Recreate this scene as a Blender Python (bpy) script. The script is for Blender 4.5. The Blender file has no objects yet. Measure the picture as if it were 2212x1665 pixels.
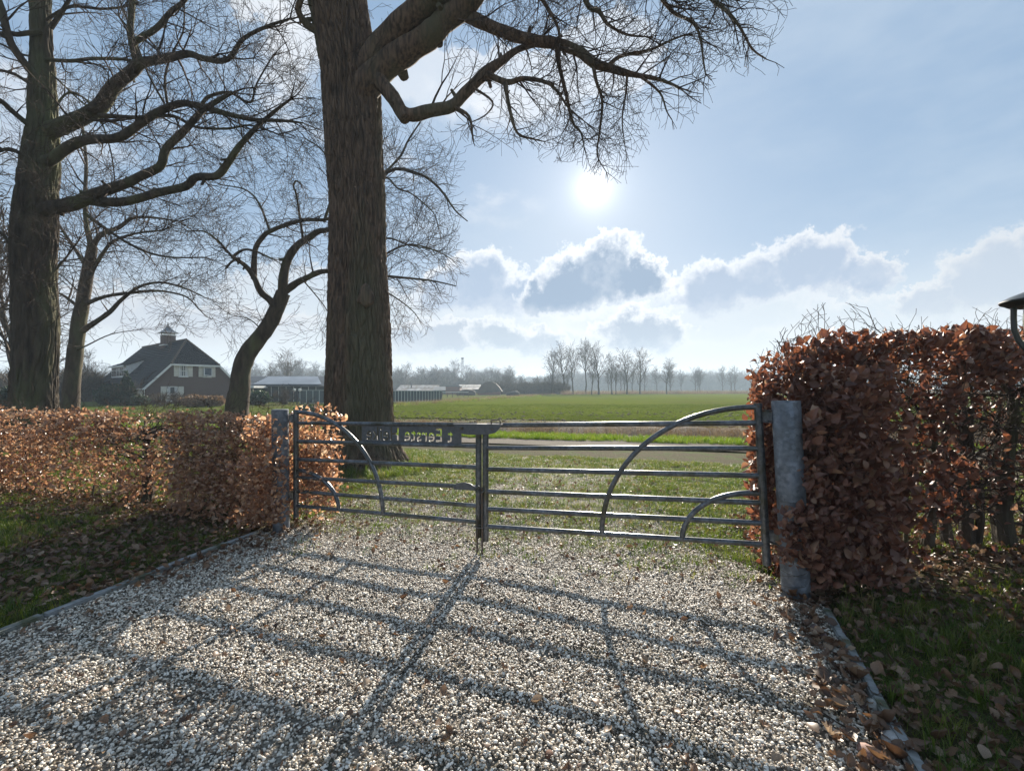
import bpy, math, random
import numpy as np
from mathutils import Vector, Matrix, noise as mnoise
rad = math.radians
random.seed(7)
RNG = np.random.default_rng(11)
C = bpy.context.scene.collection
SC = bpy.context.scene

# ------------------------------------------------------------------ camera
F, CU, HV, EYE = 983.0, 1106.0, 840.0, 1.6      # focal length and horizon in a 2212 px wide frame
cam_data = bpy.data.cameras.new('camera')
cam = bpy.data.objects.new('camera', cam_data); C.objects.link(cam)
cam.location = (0, 0, EYE); cam.rotation_euler = (rad(90), 0, 0)
cam_data.sensor_width = 36.0; cam_data.lens = 36.0 * F / 2212.0
cam_data.shift_y = 7.5 / 2212.0
cam_data.clip_start = 0.05; cam_data.clip_end = 6000
SC.camera = cam

# ------------------------------------------------------------------ exposure, sun
SC.render.engine = 'CYCLES'
SC.view_settings.view_transform = 'Standard'; SC.view_settings.look = 'None'
SC.view_settings.exposure = 1.32; SC.view_settings.gamma = 1.0
SC.view_settings.use_curve_mapping = False
SC.cycles.max_bounces = 7; SC.cycles.diffuse_bounces = 3; SC.cycles.glossy_bounces = 3
SC.cycles.transmission_bounces = 5; SC.cycles.transparent_max_bounces = 6; SC.cycles.volume_bounces = 1
SC.cycles.use_denoising = True
SC.cycles.sample_clamp_indirect = 6.0
SUN = Vector((178.0, 983.0, 435.0)).normalized()
SUN_EL = math.asin(SUN.z); SUN_AZ = math.atan2(SUN.x, SUN.y)
sun_data = bpy.data.lights.new('sun', 'SUN'); sun_data.energy = 5.0; sun_data.angle = rad(0.55)
sun_data.color = (1.0, 0.91, 0.77)
sun = bpy.data.objects.new('sun', sun_data); C.objects.link(sun)
sun.rotation_euler = SUN.to_track_quat('Z', 'Y').to_euler()

# ------------------------------------------------------------------ sky
world = bpy.data.worlds.new('World'); SC.world = world; world.use_nodes = True
WN = world.node_tree; WN.nodes.clear()
def lk(a, b): WN.links.new(a, b)
def val(x):
    return x
def M(op, a, b=None, c=None, clamp=False):
    n = WN.nodes.new('ShaderNodeMath'); n.operation = op; n.use_clamp = clamp
    for i, x in enumerate((a, b, c)):
        if x is None: continue
        if isinstance(x, (int, float)): n.inputs[i].default_value = x
        else: lk(x, n.inputs[i])
    return n.outputs[0]
def SS(x, lo, hi):
    n = WN.nodes.new('ShaderNodeMapRange'); n.interpolation_type = 'SMOOTHSTEP'
    for i, y in enumerate((x, lo, hi)):
        if isinstance(y, (int, float)): n.inputs[i].default_value = y
        else: lk(y, n.inputs[i])
    return n.outputs[0]
def MIXC(f, a, b, mode='MIX'):
    n = WN.nodes.new('ShaderNodeMix'); n.data_type = 'RGBA'; n.blend_type = mode
    for i, x in ((0, f), (6, a), (7, b)):
        if isinstance(x, (int, float)): n.inputs[i].default_value = x
        elif isinstance(x, tuple): n.inputs[i].default_value = (*x, 1)
        else: lk(x, n.inputs[i])
    return n.outputs[2]
tc = WN.nodes.new('ShaderNodeTexCoord'); D = tc.outputs['Generated']
sep = WN.nodes.new('ShaderNodeSeparateXYZ'); lk(D, sep.inputs[0])
DX, DY, DZ = sep.outputs
def NOISE(scale, detail=4.0, rough=.55, stretch=None, off=(0, 0, 0)):
    n = WN.nodes.new('ShaderNodeTexNoise'); n.inputs['Scale'].default_value = scale
    n.inputs['Detail'].default_value = detail; n.inputs['Roughness'].default_value = rough
    mp = WN.nodes.new('ShaderNodeMapping'); lk(D, mp.inputs[0]); lk(mp.outputs[0], n.inputs['Vector'])
    if stretch: mp.inputs['Scale'].default_value = stretch
    mp.inputs['Location'].default_value = off
    return n.outputs['Fac']
AZ = M('MULTIPLY', M('ARCTAN2', DX, DY), 57.2958)
EL = M('MULTIPLY', M('ARCSINE', DZ), 57.2958)
def azel(u, v):
    d = Vector(((u - CU) / F, 1.0, (HV - v) / F)).normalized()
    return math.degrees(math.atan2(d.x, d.y)), math.degrees(math.asin(d.z))
sky = WN.nodes.new('ShaderNodeTexSky'); sky.sky_type = 'NISHITA'; sky.sun_disc = False
sky.sun_elevation = SUN_EL; sky.sun_rotation = SUN_AZ
sky.air_density = 1.0; sky.dust_density = 0.6; sky.ozone_density = 1.6
SKY_K = 0.085; SKY_MUL = 0.445
base = MIXC(1.0, sky.outputs[0], (SKY_K, SKY_K, SKY_K), 'MULTIPLY')
# angle to the sun
vd = WN.nodes.new('ShaderNodeVectorMath'); vd.operation = 'DOT_PRODUCT'; lk(D, vd.inputs[0]); vd.inputs[1].default_value = SUN
ANG = M('MULTIPLY', M('ARCCOSINE', M('MINIMUM', vd.outputs['Value'], 0.999999)), 57.2958)
# even blue base of the thinly veiled sky
hz = M('POWER', 2.718, M('MULTIPLY', M('MAXIMUM', EL, 0.0), -0.085))
blue = MIXC(hz, (0.235, 0.385, 0.585), (0.62, 0.71, 0.79))
base = MIXC(0.80, base, blue)
near = M('POWER', 2.718, M('MULTIPLY', ANG, -0.055))
base = MIXC(M('MULTIPLY', near, 0.35), base, (0.60, 0.72, 0.90))
# thin cirrus veil, stretched
ci = SS(NOISE(2.1, 5, .6, (1, 1, 2.6), (3.1, 1, 4)), .42, .72)
base = MIXC(M('MULTIPLY', ci, .55), base, (0.52, 0.62, 0.74))
ci2 = M('MULTIPLY', SS(NOISE(5.5, 6, .6, (1, 1, 1.8), (7, 2, 0)), .50, .70), SS(EL, 12, 30))
ci2 = M('MULTIPLY', ci2, SS(AZ, 14, -6))
base = MIXC(M('MULTIPLY', ci2, .8), base, (0.80, 0.83, 0.88))
# cumulus
wA = M('MULTIPLY', M('SUBTRACT', NOISE(9, 7, .62), .5), 9.0)
wE = M('MULTIPLY', M('SUBTRACT', NOISE(9, 7, .62, None, (5, 3, 9)), .5), 7.0)
wF = M('MULTIPLY', M('SUBTRACT', NOISE(30, 7, .68, None, (1, 8, 2)), .5), 4.2)
A2 = M('ADD', M('ADD', AZ, wA), wF); E2 = M('ADD', M('ADD', EL, wE), M('MULTIPLY', M('SUBTRACT', NOISE(30, 7, .68, None, (6, 2, 5)), .5), 4.2))
rimk = M('ADD', .62, M('MULTIPLY', M('POWER', 2.718, M('MULTIPLY', ANG, -0.035)), .75))
inner_n = NOISE(14, 6, .62, None, (2, 2, 7))
soft_n = NOISE(11, 3, .5, None, (9, 1, 3))
def cloud(base, blobs, gray, white, op=1.0, soft=.5, gm=.6):
    v = None; bmin = None
    for (u, vv, w, h) in blobs:
        a, e = azel(u, vv); a1, _ = azel(u + w * 1.12, vv); _, e1 = azel(u, vv - h * 1.08)
        sa, se = abs(a1 - a), abs(e1 - e)
        dx = M('DIVIDE', M('SUBTRACT', A2, a), sa); dy = M('DIVIDE', M('SUBTRACT', E2, e), se)
        d = M('SQRT', M('ADD', M('MULTIPLY', dx, dx), M('MULTIPLY', dy, dy)))
        f = M('SUBTRACT', 1.0, d)
        v = f if v is None else M('SMOOTH_MAX', v, f, .12)
        bmin = (e, se) if bmin is None or e < bmin[0] else bmin
    low = SS(EL, bmin[0] + bmin[1] * .4, bmin[0] - bmin[1])      # towards the base the edge gets soft
    hi = M('ADD', M('ADD', .04, M('MULTIPLY', soft_n, .28)), M('MULTIPLY', low, soft))
    al = M('MULTIPLY', SS(v, 0.0, hi), op)
    sh = M('MULTIPLY', SS(v, -.02, gm), M('ADD', .40, M('MULTIPLY', inner_n, 1.30)))
    sh = M('MULTIPLY', sh, M('SUBTRACT', 1.0, M('MULTIPLY', low, .35)))
    w3 = MIXC(1.0, white, WN_comb(rimk), 'MULTIPLY')
    col = MIXC(M('MINIMUM', sh, 1.0), w3, gray)
    return MIXC(al, base, col)
def WN_comb(x):
    n = WN.nodes.new('ShaderNodeCombineColor')
    for i in range(3): lk(x, n.inputs[i])
    return n.outputs[0]
WH = (0.92, 0.93, 0.95)
# bright veil low over the horizon
lowv = M('MULTIPLY', SS(EL, 17.0, 1.0), .85)
lowv = M('MULTIPLY', lowv, M('ADD', .55, M('MULTIPLY', NOISE(3.2, 5, .6, (1, 1, 2.5)), .9)))
base = MIXC(M('MINIMUM', lowv, 1.0), base, (0.72, 0.76, 0.80))
# generic cumulus outside the part of the sky in view
gen = M('MULTIPLY', SS(NOISE(3.4, 8, .6, (1, 1, 2.4), (4, 4, 4)), .52, .60), M('MULTIPLY', SS(EL, 1, 4), SS(EL, 30, 18)))
gen = M('MULTIPLY', gen, SS(M('ABSOLUTE', AZ), 50, 64))
base = MIXC(gen, base, (0.62, 0.65, 0.70))
base = cloud(base, [(700, 640, 200, 60), (1000, 690, 260, 60), (1500, 700, 400, 50), (1900, 700, 400, 70)], (.66, .72, .78), WH, .6, .9)
base = cloud(base, [(900, 735, 90, 50), (980, 730, 70, 40)], (.44, .51, .61), WH, .85, .8)
base = cloud(base, [(1090, 735, 90, 48), (1150, 745, 80, 40)], (.44, .52, .62), WH, .85, .8)
base = cloud(base, [(1035, 620, 85, 85), (1110, 640, 80, 60), (960, 640, 80, 60)], (.40, .50, .65), WH, .95, .8)
base = cloud(base, [(2130, 600, 150, 95), (2240, 570, 130, 80), (2000, 650, 90, 60)], (.50, .57, .67), WH, .9, .9)
base = cloud(base, [(1540, 635, 100, 75), (1640, 610, 120, 80), (1755, 590, 120, 90), (1860, 590, 80, 60)], (.42, .51, .65), WH, .95, .8)
base = cloud(base, [(1390, 725, 110, 60), (1440, 720, 60, 45)], (.43, .51, .62), WH, .95, .7)
base = cloud(base, [(1190, 645, 80, 50), (1250, 625, 100, 80), (1310, 600, 100, 90), (1400, 600, 70, 60)], (.30, .40, .54), WH, 1.0, .5, .6)
base = cloud(base, [(420, 700, 260, 60), (150, 660, 200, 60)], (.55, .60, .68), WH, .7, .9)
base = cloud(base, [(640, 90, 80, 120), (610, 10, 120, 60)], (.9, .92, .95), WH, .7, .9)
base = cloud(base, [(960, 190, 130, 110), (1120, 220, 150, 100), (1300, 130, 120, 110)], (.8, .84, .9), WH, .55, .9)
# sun seen through thin veil: blinding core and aureole
core = SS(M('ADD', ANG, M('MULTIPLY', M('SUBTRACT', NOISE(26, 4), .5), 1.6)), 1.15, .45)
halo = M('ADD', M('MULTIPLY', M('POWER', 2.718, M('MULTIPLY', ANG, -0.80)), 1.35),
         M('MULTIPLY', M('POWER', 2.718, M('MULTIPLY', ANG, -0.14)), .10))
glow = MIXC(1.0, (1.0, .93, .80), WN_comb(halo), 'MULTIPLY')
base = MIXC(1.0, base, glow, 'ADD')
base = MIXC(core, base, (9.0, 8.6, 7.8))
# below the horizon
base = MIXC(SS(EL, 0.0, -1.5), base, (.12, .13, .10))
bg = WN.nodes.new('ShaderNodeBackground'); bg.inputs[1].default_value = SKY_MUL
lk(base, bg.inputs[0])
wo = WN.nodes.new('ShaderNodeOutputWorld'); lk(bg.outputs[0], wo.inputs[0])
world.cycles.sampling_method = 'MANUAL'; world.cycles.sample_map_resolution = 1024

# ================================================================== helpers
def U(u, v, Z):
    """point at distance Z along the view axis that shows at (u, v)"""
    return Vector(((u - CU) / F * Z, Z, EYE - (v - HV) / F * Z))
def G(u, v):
    """point of the flat ground seen at (u, v)"""
    Z = F * EYE / (v - HV)
    return Vector(((u - CU) / F * Z, Z, 0))

def lin(c): return (*c, 1.0)
def new_mat(name):
    m = bpy.data.materials.new(name); m.use_nodes = True
    nt = m.node_tree; nt.nodes.clear()
    out = nt.nodes.new('ShaderNodeOutputMaterial')
    return m, nt, out
def mat(name, c1, c2=None, scale=8.0, rough=.7, bump=0.0, bscale=None, stretch=(1, 1, 1), metal=0.0, spec=.5,
        detail=6, lo=.35, hi=.65, rand=0.0, transl=0.0, tcol=None, coat=0.0, c3=None, s3=1.0, bdist=.02, coord='Object'):
    m, nt, out = new_mat(name)
    N = nt.nodes.new; L = nt.links.new
    p = N('ShaderNodeBsdfPrincipled')
    p.inputs['Roughness'].default_value = rough; p.inputs['Metallic'].default_value = metal
    p.inputs['Specular IOR Level'].default_value = spec
    t = N('ShaderNodeTexCoord'); mp = N('ShaderNodeMapping'); L(t.outputs[coord], mp.inputs[0])
    mp.inputs['Scale'].default_value = stretch
    col = None
    if c2 is not None:
        n = N('ShaderNodeTexNoise'); n.inputs['Scale'].default_value = scale; n.inputs['Detail'].default_value = detail
        L(mp.outputs[0], n.inputs['Vector'])
        mr = N('ShaderNodeMapRange'); mr.inputs[1].default_value = lo; mr.inputs[2].default_value = hi
        L(n.outputs['Fac'], mr.inputs[0])
        mx = N('ShaderNodeMix'); mx.data_type = 'RGBA'
        mx.inputs[6].default_value = lin(c1); mx.inputs[7].default_value = lin(c2)
        L(mr.outputs[0], mx.inputs[0]); col = mx.outputs[2]
        if c3 is not None:
            n3 = N('ShaderNodeTexNoise'); n3.inputs['Scale'].default_value = s3; n3.inputs['Detail'].default_value = 4
            L(mp.outputs[0], n3.inputs['Vector'])
            r3 = N('ShaderNodeMapRange'); r3.inputs[1].default_value = .48; r3.inputs[2].default_value = .66
            L(n3.outputs['Fac'], r3.inputs[0])
            m3 = N('ShaderNodeMix'); m3.data_type = 'RGBA'; L(r3.outputs[0], m3.inputs[0])
            L(col, m3.inputs[6]); m3.inputs[7].default_value = lin(c3); col = m3.outputs[2]
    if rand > 0:
        oi = N('ShaderNodeObjectInfo'); hs = N('ShaderNodeHueSaturation')
        a = N('ShaderNodeMapRange'); L(oi.outputs['Random'], a.inputs[0]); a.inputs[3].default_value = 1 - rand; a.inputs[4].default_value = 1 + rand
        L(a.outputs[0], hs.inputs['Value'])
        if col is None: hs.inputs['Color'].default_value = lin(c1)
        else: L(col, hs.inputs['Color'])
        col = hs.outputs[0]
    if col is None: p.inputs['Base Color'].default_value = lin(c1)
    else: L(col, p.inputs['Base Color'])
    if bump > 0:
        nb = N('ShaderNodeTexNoise'); nb.inputs['Scale'].default_value = bscale or scale * 2; nb.inputs['Detail'].default_value = 8
        L(mp.outputs[0], nb.inputs['Vector'])
        b = N('ShaderNodeBump'); b.inputs['Strength'].default_value = bump; b.inputs['Distance'].default_value = bdist
        L(nb.outputs['Fac'], b.inputs['Height']); L(b.outputs[0], p.inputs['Normal'])
    if transl > 0:
        tr = N('ShaderNodeBsdfTranslucent')
        if tcol: tr.inputs[0].default_value = lin(tcol)
        elif col is not None: L(col, tr.inputs[0])
        ms = N('ShaderNodeMixShader'); ms.inputs[0].default_value = transl
        L(p.outputs[0], ms.inputs[1]); L(tr.outputs[0], ms.inputs[2]); L(ms.outputs[0], out.inputs[0])
    else: L(p.outputs[0], out.inputs[0])
    return m

def ramp_mat(name, stops, rough=.6, transl=0.0, tboost=1.0, tsat=1.15, spec=.5, bump=0.0, bscale=60, per='instance', noise_amt=.0):
    """colour picked per instance / object from a list of colours"""
    m, nt, out = new_mat(name); N = nt.nodes.new; L = nt.links.new
    oi = N('ShaderNodeObjectInfo'); cr = N('ShaderNodeValToRGB'); cr.color_ramp.interpolation = 'LINEAR'
    els = cr.color_ramp.elements
    while len(els) < len(stops): els.new(.5)
    for e, (pos, c) in zip(els, stops): e.position = pos; e.color = lin(c)
    L(oi.outputs['Random'], cr.inputs[0]); col = cr.outputs[0]
    if noise_amt > 0:
        t = N('ShaderNodeTexCoord'); n = N('ShaderNodeTexNoise'); n.inputs['Scale'].default_value = bscale; L(t.outputs['Object'], n.inputs['Vector'])
        a = N('ShaderNodeMapRange'); L(n.outputs['Fac'], a.inputs[0]); a.inputs[1].default_value = .3; a.inputs[2].default_value = .7
        a.inputs[3].default_value = 1 - noise_amt; a.inputs[4].default_value = 1 + noise_amt
        hs = N('ShaderNodeHueSaturation'); L(a.outputs[0], hs.inputs['Value']); L(col, hs.inputs['Color']); col = hs.outputs[0]
    p = N('ShaderNodeBsdfPrincipled'); L(col, p.inputs['Base Color'])
    p.inputs['Roughness'].default_value = rough; p.inputs['Specular IOR Level'].default_value = spec
    if transl > 0:
        tr = N('ShaderNodeBsdfTranslucent'); hs = N('ShaderNodeHueSaturation'); hs.inputs['Value'].default_value = tboost
        hs.inputs['Saturation'].default_value = tsat
        L(col, hs.inputs['Color']); L(hs.outputs[0], tr.inputs[0])
        ms = N('ShaderNodeMixShader'); ms.inputs[0].default_value = transl
        L(p.outputs[0], ms.inputs[1]); L(tr.outputs[0], ms.inputs[2]); L(ms.outputs[0], out.inputs[0])
    else: L(p.outputs[0], out.inputs[0])
    return m

def fast_mesh(name, verts, faces, smooth=False):
    """verts (N,3) array; faces (M,k) int array"""
    me = bpy.data.meshes.new(name)
    verts = np.asarray(verts, dtype=np.float32); faces = np.asarray(faces, dtype=np.int32)
    k = faces.shape[1]
    me.vertices.add(len(verts)); me.vertices.foreach_set('co', verts.ravel())
    me.loops.add(faces.size); me.loops.foreach_set('vertex_index', faces.ravel())
    me.polygons.add(len(faces)); me.polygons.foreach_set('loop_start', np.arange(0, faces.size, k, dtype=np.int32))
    me.update(calc_edges=True)
    if smooth: me.polygons.foreach_set('use_smooth', np.ones(len(faces), dtype=bool))
    return me
def link(name, me, material=None, parent=None, kind=None):
    o = bpy.data.objects.new(name, me); C.objects.link(o)
    if material is not None and not me.materials: me.materials.append(material)
    if parent is not None: o.parent = parent
    if kind: o['kind'] = kind
    return o
def tag(o, label, cat, group=None, kind=None):
    o['label'] = label
    if cat: o['category'] = cat
    if group: o['group'] = group
    if kind: o['kind'] = kind
    return o
def thing(name, label, cat, loc=(0, 0, 0), rz=0, group=None):
    o = bpy.data.objects.new(name, None); C.objects.link(o)
    o.location = loc; o.rotation_euler = (0, 0, rz); o.empty_display_size = .2
    return tag(o, label, cat, group)

class MB:
    """collects simple shapes into one mesh"""
    def __init__(s): s.v = []; s.f = []
    def add(s, vs, fs):
        b = len(s.v); s.v += [tuple(x) for x in vs]; s.f += [tuple(i + b for i in f) for f in fs]
    def box(s, x0, x1, y0, y1, z0, z1):
        s.add([(x0, y0, z0), (x1, y0, z0), (x1, y1, z0), (x0, y1, z0), (x0, y0, z1), (x1, y0, z1), (x1, y1, z1), (x0, y1, z1)],
              [(0, 3, 2, 1), (4, 5, 6, 7), (0, 1, 5, 4), (1, 2, 6, 5), (2, 3, 7, 6), (3, 0, 4, 7)]); return s
    def tube(s, pts, r, n=10, caps=True):
        pts = [Vector(p) for p in pts]
        rs = r if isinstance(r, (list, tuple)) else [r] * len(pts)
        base = len(s.v); up = None
        for i, p in enumerate(pts):
            d = (pts[min(i + 1, len(pts) - 1)] - pts[max(i - 1, 0)]).normalized()
            if up is None: up = Vector((0, 0, 1)) if abs(d.z) < .9 else Vector((1, 0, 0))
            a = d.cross(up); a = a.normalized() if a.length > 1e-5 else Vector((1, 0, 0)); b = a.cross(d).normalized(); up = b
            for k in range(n):
                t = 2 * math.pi * k / n; s.v.append(tuple(p + (a * math.cos(t) + b * math.sin(t)) * rs[i]))
        for i in range(len(pts) - 1):
            for k in range(n):
                s.f.append((base + i * n + k, base + i * n + (k + 1) % n, base + (i + 1) * n + (k + 1) % n, base + (i + 1) * n + k))
        if caps:
            s.f.append(tuple(base + k for k in range(n))[::-1]); s.f.append(tuple(base + (len(pts) - 1) * n + k for k in range(n)))
        return s
    def flat(s, pts, w, up, th):
        """bar of rectangular section along pts"""
        pts = [Vector(p) for p in pts]; up = Vector(up)
        base = len(s.v)
        for i, p in enumerate(pts):
            d = (pts[min(i + 1, len(pts) - 1)] - pts[max(i - 1, 0)]).normalized()
            a = d.cross(up).normalized()
            for (x, y) in ((-1, -1), (1, -1), (1, 1), (-1, 1)): s.v.append(tuple(p + a * x * w / 2 + up * y * th / 2))
        for i in range(len(pts) - 1):
            for k in range(4):
                s.f.append((base + i * 4 + k, base + i * 4 + (k + 1) % 4, base + (i + 1) * 4 + (k + 1) % 4, base + (i + 1) * 4 + k))
        e = base + (len(pts) - 1) * 4
        s.f.append((base + 3, base + 2, base + 1, base)); s.f.append((e, e + 1, e + 2, e + 3)); return s
    def lathe(s, prof, cx=0, cy=0, n=20):
        base = len(s.v)
        for (r, z) in prof:
            for k in range(n):
                t = 2 * math.pi * k / n; s.v.append((cx + r * math.cos(t), cy + r * math.sin(t), z))
        for i in range(len(prof) - 1):
            for k in range(n):
                s.f.append((base + i * n + k, base + i * n + (k + 1) % n, base + (i + 1) * n + (k + 1) % n, base + (i + 1) * n + k))
        return s
    def prism(s, poly, axis, a, b):
        """poly 2-D list extruded along 'x','y' or 'z' from a to b"""
        def p3(q, t):
            return {'x': (t, q[0], q[1]), 'y': (q[0], t, q[1]), 'z': (q[0], q[1], t)}[axis]
        n = len(poly)
        s.add([p3(q, a) for q in poly] + [p3(q, b) for q in poly],
              [tuple(range(n))[::-1], tuple(range(n, 2 * n))] + [(i, (i + 1) % n, (i + 1) % n + n, i + n) for i in range(n)]); return s
    def mesh(s, name, bevel=0.0, smooth=False, seg=1):
        me = bpy.data.meshes.new(name); me.from_pydata(s.v, [], s.f); me.update()
        import bmesh
        bm = bmesh.new(); bm.from_mesh(me)
        bmesh.ops.recalc_face_normals(bm, faces=bm.faces)
        if bevel > 0:
            es = [e for e in bm.edges if len(e.link_faces) == 2 and e.calc_face_angle(0) > .6]
            bmesh.ops.bevel(bm, geom=es, offset=bevel, segments=seg, affect='EDGES', clamp_overlap=True)
        bm.to_mesh(me); bm.free()
        if smooth:
            me.polygons.foreach_set('use_smooth', [True] * len(me.polygons))
            me.update()
            try: me.set_sharp_from_angle(angle=rad(40))
            except Exception: pass
        return me
    def build(s, name, material, parent=None, bevel=0.0, smooth=False, kind=None, seg=1):
        return link(name, s.mesh(name, bevel, smooth, seg), material, parent, kind)

def catmull(pts, n=4):
    P = [Vector(p) for p in pts]; out = []
    for i in range(len(P) - 1):
        p0 = P[max(i - 1, 0)]; p1 = P[i]; p2 = P[i + 1]; p3 = P[min(i + 2, len(P) - 1)]
        for k in range(n):
            t = k / n
            out.append(.5 * ((2 * p1) + (p2 - p0) * t + (2 * p0 - 5 * p1 + 4 * p2 - p3) * t * t + (3 * p1 - p0 - 3 * p2 + p3) * t ** 3))
    out.append(P[-1]); return out

# ---------- geometry-node scatter of small source meshes on stored points
def src(name, me, material):
    o = bpy.data.objects.new(name, me)
    if not me.materials: me.materials.append(material)
    return o
def scatter(name, pts, rot, scl, sources, parent=None, kind='stuff', vi=None):
    n = len(pts)
    me = bpy.data.meshes.new(name); me.vertices.add(n); me.vertices.foreach_set('co', np.asarray(pts, dtype=np.float32).ravel())
    a = me.attributes.new('rot', 'FLOAT_VECTOR', 'POINT'); a.data.foreach_set('vector', np.asarray(rot, dtype=np.float32).ravel())
    scl = np.asarray(scl, dtype=np.float32)
    if scl.ndim == 1: scl = np.repeat(scl[:, None], 3, 1)
    a = me.attributes.new('scl', 'FLOAT_VECTOR', 'POINT'); a.data.foreach_set('vector', scl.ravel())
    if vi is None: vi = RNG.integers(0, len(sources), n)
    a = me.attributes.new('vi', 'INT', 'POINT'); a.data.foreach_set('value', np.asarray(vi, dtype=np.int32))
    o = link(name, me, None, parent, kind)
    ng = bpy.data.node_groups.new('spread_' + name, 'GeometryNodeTree')
    ng.interface.new_socket('Geometry', in_out='INPUT', socket_type='NodeSocketGeometry')
    ng.interface.new_socket('Geometry', in_out='OUTPUT', socket_type='NodeSocketGeometry')
    N = ng.nodes.new; L = ng.links.new
    gi = N('NodeGroupInput'); go = N('NodeGroupOutput'); iop = N('GeometryNodeInstanceOnPoints')
    j = N('GeometryNodeJoinGeometry') if len(sources) > 1 else None
    for s_ in reversed(sources):
        oi = N('GeometryNodeObjectInfo'); oi.inputs['Object'].default_value = s_; oi.inputs['As Instance'].default_value = True
        if j: L(oi.outputs['Geometry'], j.inputs[0])
        else: L(oi.outputs['Geometry'], iop.inputs['Instance'])
    if j: L(j.outputs[0], iop.inputs['Instance'])
    iop.inputs['Pick Instance'].default_value = True
    def attr(nm, t, sock):
        q = N('GeometryNodeInputNamedAttribute'); q.data_type = t; q.inputs['Name'].default_value = nm
        L(q.outputs['Attribute'], sock)
    m2p = N('GeometryNodeMeshToPoints'); L(gi.outputs[0], m2p.inputs['Mesh']); L(m2p.outputs[0], iop.inputs['Points'])
    attr('vi', 'INT', iop.inputs['Instance Index'])
    e2r = N('FunctionNodeEulerToRotation'); attr('rot', 'FLOAT_VECTOR', e2r.inputs[0]); L(e2r.outputs[0], iop.inputs['Rotation'])
    attr('scl', 'FLOAT_VECTOR', iop.inputs['Scale'])
    L(iop.outputs[0], go.inputs[0])
    md = o.modifiers.new('spread', 'NODES'); md.node_group = ng
    return o

def in_poly(x, y, poly):
    x = np.asarray(x); y = np.asarray(y); ins = np.zeros(x.shape, bool); n = len(poly)
    for i in range(n):
        x0, y0 = poly[i]; x1, y1 = poly[(i + 1) % n]
        c = ((y0 > y) != (y1 > y)); xi = (x1 - x0) * (y - y0) / ((y1 - y0) if y1 != y0 else 1e-9) + x0
        ins ^= (c & (x < xi))
    return ins
def vnoise(x, y, s=1.0, seed=0):
    """smooth 2-D value noise, array in, 0..1 out"""
    x = np.asarray(x) * s + seed * 17.3; y = np.asarray(y) * s + seed * 9.1
    xi = np.floor(x).astype(int); yi = np.floor(y).astype(int); fx = x - xi; fy = y - yi
    fx = fx * fx * (3 - 2 * fx); fy = fy * fy * (3 - 2 * fy)
    def h(a, b):
        q = (a * 374761393 + b * 668265263) & 0xffffffff
        q = ((q ^ (q >> 13)) * 1274126177) & 0xffffffff
        return ((q ^ (q >> 16)) & 0xffff) / 65535.0
    return (h(xi, yi) * (1 - fx) + h(xi + 1, yi) * fx) * (1 - fy) + (h(xi, yi + 1) * (1 - fx) + h(xi + 1, yi + 1) * fx) * fy
def fbm(x, y, s, seed=0):
    return (vnoise(x, y, s, seed) * .55 + vnoise(x, y, s * 2.1, seed + 1) * .28 + vnoise(x, y, s * 4.3, seed + 2) * .17)
def rand_in(poly, n):
    xs = [p[0] for p in poly]; ys = [p[1] for p in poly]
    area = (max(xs) - min(xs)) * (max(ys) - min(ys))
    a = abs(sum(poly[i][0] * poly[(i + 1) % len(poly)][1] - poly[(i + 1) % len(poly)][0] * poly[i][1] for i in range(len(poly)))) / 2
    m = int(n * area / a)
    x = RNG.uniform(min(xs), max(xs), m); y = RNG.uniform(min(ys), max(ys), m)
    k = in_poly(x, y, poly); return x[k], y[k]

# ================================================================== materials
M_BARK = mat('oak_bark', (.17, .115, .080), (.050, .036, .028), 20, .95, 1.0, 30, (1, 1, .13), spec=.2, c3=(.10, .095, .06), s3=1.0, bdist=.03)
M_BARK2 = mat('bark', (.095, .075, .055), (.05, .04, .032), 7, .95, .8, 22, (1, 1, .25), spec=.2, c3=(.11, .115, .06), s3=1.1, bdist=.03)
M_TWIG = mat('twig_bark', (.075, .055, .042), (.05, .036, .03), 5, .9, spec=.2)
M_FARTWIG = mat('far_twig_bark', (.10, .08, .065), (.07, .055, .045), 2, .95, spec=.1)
M_GALV = mat('galvanised_steel', (.115, .13, .15), (.065, .075, .088), 26, .30, .18, 60, metal=.5, spec=.6, c3=(.06, .062, .045), s3=5, bdist=.002)
M_GALV_POST = mat('galvanised_post', (.17, .195, .23), (.10, .12, .15), 22, .55, .2, 60, metal=.3, c3=(.11, .125, .14), s3=3, bdist=.002)
M_RUST = mat('dark_iron', (.07, .065, .06), (.10, .07, .05), 30, .6, metal=.4)
M_WIRE = mat('dull_wire', (.10, .10, .09), rough=.6, metal=.5)
M_CONC = mat('concrete_edging', (.27, .28, .285), (.17, .175, .17), 14, .95, .6, 60, c3=(.08, .085, .05), s3=4, bdist=.004)
M_ASPH = mat('worn_asphalt', (.098, .086, .072), (.15, .128, .104), 40, 1.0, .6, 140, spec=.1, c3=(.085, .08, .07), s3=.8, detail=8, bdist=.01)
M_GRAVELBED = mat('gravel_bed', (.12, .10, .08), (.26, .23, .19), 70, .95, .8, 60, c3=(.05, .048, .028), s3=2.0, bdist=.02)
M_SOIL = mat('verge_soil', (.055, .055, .022), (.085, .065, .038), 14, 1.0, .9, 40, spec=.1, c3=(.06, .085, .02), s3=2.2, bdist=.05)
M_FIELD = mat('young_crop', (.092, .120, .018), (.112, .126, .022), .35, .95, .7, 3.5, c3=(.094, .105, .026), s3=.06, spec=0, bdist=.15)
M_MEADOW = mat('meadow', (.075, .105, .025), (.12, .115, .045), .25, 1.0, .8, 2.5, c3=(.10, .085, .045), s3=.05, spec=0, bdist=.2)
M_FARLAND = mat('far_land', (.08, .10, .035), (.11, .10, .05), .02, 1.0, spec=0)
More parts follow.
